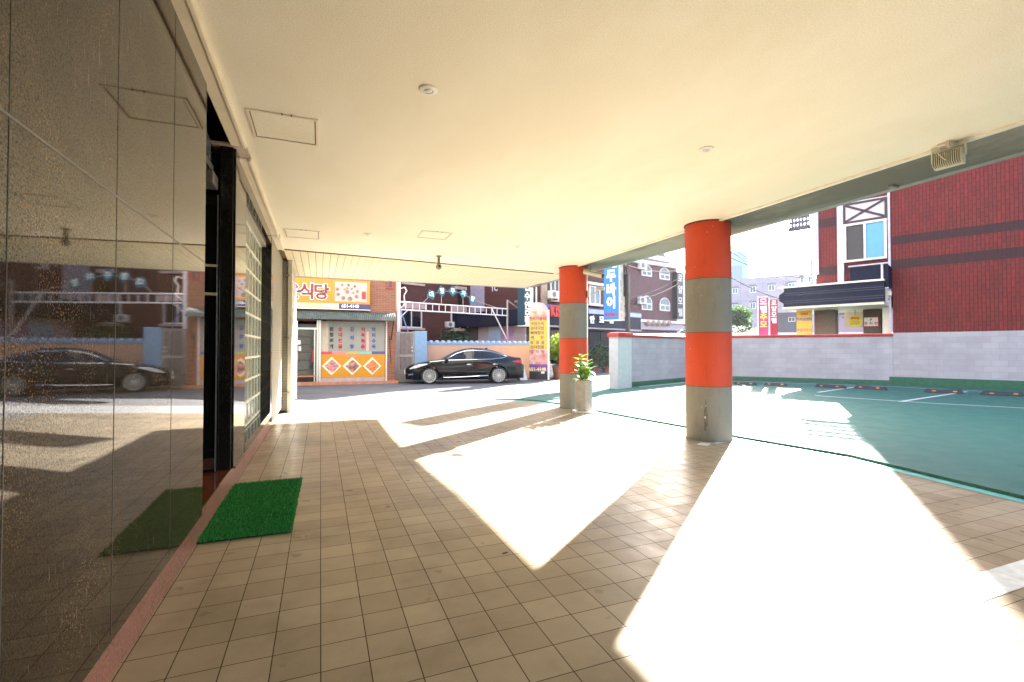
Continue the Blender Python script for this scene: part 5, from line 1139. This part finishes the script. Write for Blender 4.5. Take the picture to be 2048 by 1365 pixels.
#@@CAR
def car():
    a = onz(874, 768.5); b = onz(1006.5, 766.6); rz = atan2(b.y - a.y, b.x - a.x); LW_, WB_ = 4.91, 2.845
    t = thing('parked_car', 'shiny black four door saloon parked along the peach wall', 'car', (0, 0, 0), rz)
    sc_ = (b - a).length / WB_ ; sc_ = 1.0
    mid = (a + b) / 2; yn = Vector((-sin(rz), cos(rz), 0)); xn = Vector((cos(rz), sin(rz), 0))
    t.location = mid - xn * (.95 + WB_ / 2 + .17) + yn * .93; t.location.z = -.012; t.scale = (.975, .975, .975)
    PAINT = M('black_car_paint', (.003, .0035, .006), .12, var=.05, ior=1.5, coat=.3); _b = PAINT.node_tree.nodes['Principled BSDF']; _b.inputs['Coat Roughness'].default_value = .02; _b.inputs['Specular IOR Level'].default_value = .2
    GL = M('car_glass', (.012, .012, .014), .03, ior=1.55); CHR = M('chrome', (.85, .85, .86), .1, 1, var=.02)
    def interp(pts, x):
        if x <= pts[0][0]: return pts[0][1]
        for (x0, y0), (x1, y1) in zip(pts, pts[1:]):
            if x <= x1:
                f = (x - x0) / (x1 - x0); f = f * f * (3 - 2 * f) if len(pts) < 0 else f; return y0 + (y1 - y0) * f
        return pts[-1][1]
    TOP = [(0, .60), (.06, .70), (.25, .79), (.6, .88), (1.0, .95), (1.38, 1.00), (1.7, 1.16), (2.05, 1.33), (2.35, 1.425), (2.75, 1.47), (3.1, 1.46), (3.5, 1.40), (3.9, 1.28), (4.25, 1.15), (4.5, 1.085), (4.72, 1.075), (4.86, 1.04), (4.90, .90), (4.91, .7)]
    BELT = [(0, .58), (.25, .74), (.6, .83), (1.0, .89), (1.4, .93), (2.5, .97), (3.8, 1.0), (4.4, 1.01), (4.72, 1.0), (4.86, .97), (4.91, .68)]
    WID = [(0, .60), (.05, .70), (.15, .79), (.35, .865), (.7, .91), (1.2, .925), (3.8, .93), (4.3, .915), (4.6, .87), (4.8, .80), (4.88, .72), (4.91, .66)]
    def sm(pts, x):  # light smoothing of the piecewise profile
        return sum(interp(pts, x + d) for d in (-.07, -.035, 0, .035, .07)) / 5
    def section(x):
        top, belt, w = sm(TOP, x), sm(BELT, x), sm(WID, x); belt = min(belt, top - .015); zb = .20
        for xw in (.95, .95 + WB_):
            if abs(x - xw) < .385: zb = max(zb, .335 + sqrt(.385 ** 2 - (x - xw) ** 2))
        cabin = max(0, min(1, (top - belt - .05) / .25)); wr = w * (.90 - .24 * cabin)
        zz = lambda z, e: max(min(z, belt - .02), zb + e)
        return [(w * .93, zb), (w * .975, zz(.32, .012)), (w, zz(.50, .03)), (w * .992, zz(.66, .05)), (w * .997, zz(.78, .07)), (w * .955, max(belt, zb + .09)),
                (w * .90 + (wr - w * .90) * .5, belt + (top - belt) * .5), (wr, top - .05 * cabin - .01), (wr * .75, top - .012 * cabin), (wr * .4, top + .004), (0, top + .006)]
    xs = sorted(set([round(i * .04, 3) for i in range(123)] + [4.89, 4.91] + [round(xw + s * v, 3) for xw in (.95, 3.795) for s in (-1, 1) for v in (.385, .375, .36, .33)])); xs = [x for x in xs if 0 <= x <= 4.91]
    m = MB().use(PAINT); gi = None; N = 11
    for sgn in (-1, 1):
        o = len(m.v)
        for x in xs:
            for y, z in section(x): m.v.append((x, sgn * y, z))
        for i in range(len(xs) - 1):
            xm = (xs[i] + xs[i + 1]) / 2
            for k in range(N - 1):
                ws = 1.44 < xm < 2.28 and k >= 7; rw = 3.62 < xm < 4.36 and k >= 7
                m.use(GL if (ws or rw) else PAINT); q = (o + i * N + k, o + (i + 1) * N + k, o + (i + 1) * N + k + 1, o + i * N + k + 1); m.face(q if sgn < 0 else q[::-1])
        for i in (0, len(xs) - 1): m.use(PAINT); m.face([o + i * N + k for k in range(N)])
    body = m.build('body', None, t, smooth=True)
    und = MB(); und.box(.25, 4.7, -.80, .80, .17, .55); und.build('underbody', M('underbody_black', (.008, .008, .008), .9), t)
    def ys(x, z):
        s = section(x)
        for (y0, z0), (y1, z1) in zip(s, s[1:]):
            if z0 <= z <= z1 and z1 > z0: return y0 + (y1 - y0) * (z - z0) / (z1 - z0)
        return s[0][0] if z < s[0][1] else s[-1][0]
    def patch(name, x0, x1, lo, hi, mat, off=.004, n=26, k=6, parent=None, side=-1):
        m = MB()
        for i in range(n + 1):
            x = x0 + (x1 - x0) * i / n; a, b_ = interp(lo, x), interp(hi, x)
            for j in range(k + 1): z = a + (b_ - a) * j / k; m.v.append((x, side * (ys(x, z) + off), z))
        for i in range(n):
            for j in range(k): a = i * (k + 1) + j; q = (a, a + k + 1, a + k + 2, a + 1); m.face(q)
        return m.build(name, mat, parent or t, smooth=True)
    lo = [(1.55, .965), (2.5, .985), (3.5, 1.01), (4.0, 1.06), (4.16, 1.12)]; hi = [(1.55, .972), (1.75, 1.08), (2.05, 1.24), (2.35, 1.335), (2.75, 1.375), (3.2, 1.36), (3.6, 1.30), (4.0, 1.18), (4.16, 1.125)]
    for side in (-1, 1):
        w_ = patch('side_window', 1.56, 2.68, lo, hi, GL, side=side); patch('side_window', 2.73, 4.15, lo, hi, GL, side=side)
        m = MB(); m.tube([(x, side * (ys(x, z) + .006), z) for x, z in hi], .016, 6); m.tube([(x, side * (ys(x, z) + .006), z) for x, z in [(.95, .90), (1.2, .925)] + lo], .014, 6); m.build('chrome_window_trim', CHR, t, smooth=True)
        m = MB(); m.tube([(x, side * (ys(x, z) + .006), z) for x, z in ((1.5, .27), (2.2, .28), (2.9, .31), (3.3, .33), (3.36, .32))], [.012, .016, .02, .024, .01], 6); m.build('chrome_sill_trim', CHR, t, smooth=True)
        patch('headlight', .16, .86, [(.16, .615), (.4, .655), (.86, .80)], [(.16, .64), (.35, .76), (.6, .825), (.86, .835)], M('headlight_glass', (.62, .63, .66), .12, var=.3, scale=18), .006, side=side)
        patch('tail_light', 4.36, 4.86, [(4.36, .90), (4.6, .86), (4.86, .80)], [(4.36, .915), (4.6, .955), (4.86, .96)], M('tail_red', (.50, .012, .012), .12), .006, side=side)
        patch('fog_lamp', .10, .30, [(.1, .36), (.3, .38)], [(.1, .40), (.3, .44)], CHR, .006, side=side)
        for x0 in (2.46, 3.55): m = MB(); m.tube([(x0, side * (ys(x0, .80) + .015), .795), (x0 + .07, side * (ys(x0, .8) + .03), .80), (x0 + .2, side * (ys(x0 + .2, .8) + .015), .805)], .011, 6); m.build('door_handle', CHR, t, smooth=True)
        for xd in (1.52, 2.70, 3.55):
            m = MB(); m.tube([(xd + (.12 * (z - .3) if xd > 3 else 0), side * (ys(xd + (.12 * (z - .3) if xd > 3 else 0), z) + .0005), z) for z in (.26, .4, .55, .7, .85, .95)], .0035, 4); m.build('door_seam', SEAM, t)
        m = MB(); m.ball((1.62, side * 1.02, 1.0), .10, 8, .9, .8, .65); m.build('wing_mirror', PAINT, t, smooth=True)
        for xw in (.95, .95 + WB_):
            yw_ = side * .915
            wt = thing_part('wheel', t, (xw, yw_, .335)); 
            s = side
            m = MB(); m.lathe([(.235, -s * .20), (.315, -s * .20), (.332, -s * .17), (.335, -s * .02), (.318, s * .006), (.262, s * .006), (.250, -s * .01)], n=40, axis='y'); m.build('tyre', M('tyre_rubber', (.018, .018, .018), .8), wt, smooth=True)
            m = MB(); m.lathe([(.262, s * .004), (.252, s * .012), (.236, s * .006), (.232, -s * .06)], n=40, axis='y', cap=False)
            for i in range(15):
                a = 2 * pi * i / 15; ca, sa = cos(a), sin(a); 
                def pt(r, w, y): return (ca * r - sa * w, y, sa * r + ca * w)
                m.add([pt(.05, -.008, s * .004), pt(.05, .008, s * .004), pt(.242, .015, s * .006), pt(.242, -.015, s * .006), pt(.05, -.008, -s * .03), pt(.05, .008, -s * .03), pt(.242, .015, -s * .02), pt(.242, -.015, -s * .02)], [(0, 1, 2, 3), (0, 4, 5, 1), (1, 5, 6, 2), (2, 6, 7, 3), (3, 7, 4, 0)])
            m.lathe([(.06, s * .0), (.055, s * .012), (.02, s * .014)], n=20, axis='y'); m.build('rim', M('alloy', (.50, .50, .50), .25, .7, var=.05), wt, smooth=False)
            m = MB(); m.lathe([(.24, -s * .07), (.24, -s * .065)], n=30, axis='y'); m.build('brake_disc', BLACKM, wt)
            m = MB(); m.lathe([(.38, -s * .36), (.38, -s * .05)], n=30, axis='y'); 
    m = MB(); m.box(-.022, .02, -.36, .36, .40, .62); m.build('grille', BLACKM, t, bevel=.01)
    m = MB()
    for i in range(5): m.box(-.034, -.022, -.33, .33, .435 + i * .038, .449 + i * .038)
    m.box(-.04, -.02, -.37, -.34, .42, .64).box(-.04, -.02, .34, .37, .42, .64).box(-.04, -.02, -.37, .37, .64, .665); m.build('grille_chrome', CHR, t)
    MB().box(-.05, -.035, -.26, .26, .36, .47).build('number_plate', WHITE, t, bevel=.004)
    MB().box(.05, .3, -.6, .6, .19, .36).build('lower_bumper', BLACKM, t, bevel=.03)
    m = MB(); m.slab([(3.30, 1.44), (3.46, 1.42), (3.43, 1.50)], -.012, .012); m.build('roof_antenna', BLACKM, t)
    MB().box(4.905, 4.93, -.26, .26, .68, .80).build('number_plate', WHITE, t)
    return t
def thing_part(name, parent, loc):
    o = bpy.data.objects.new(name, None); COL.objects.link(o); o.parent = parent; o.location = loc; return o
car()

# ---------------------------------------------------------------- hazy air, added also to stand in for the glare around the sun
hz_m = bpy.data.materials.new('haze_air'); hz_m.use_nodes = True; _t = hz_m.node_tree; _t.nodes.remove(_t.nodes['Principled BSDF'])
_v = _t.nodes.new('ShaderNodeVolumePrincipled'); _v.inputs['Color'].default_value = (.92, .94, 1, 1); _v.inputs['Density'].default_value = .00022; _v.inputs['Anisotropy'].default_value = .35
_t.links.new(_v.outputs[0], _t.nodes['Material Output'].inputs['Volume'])
hz = MB().box(-1000, 1000, -1000, 1000, -1.5, 75).build('haze', hz_m); hz['kind'] = 'stuff'
cy.volume_bounces = 0
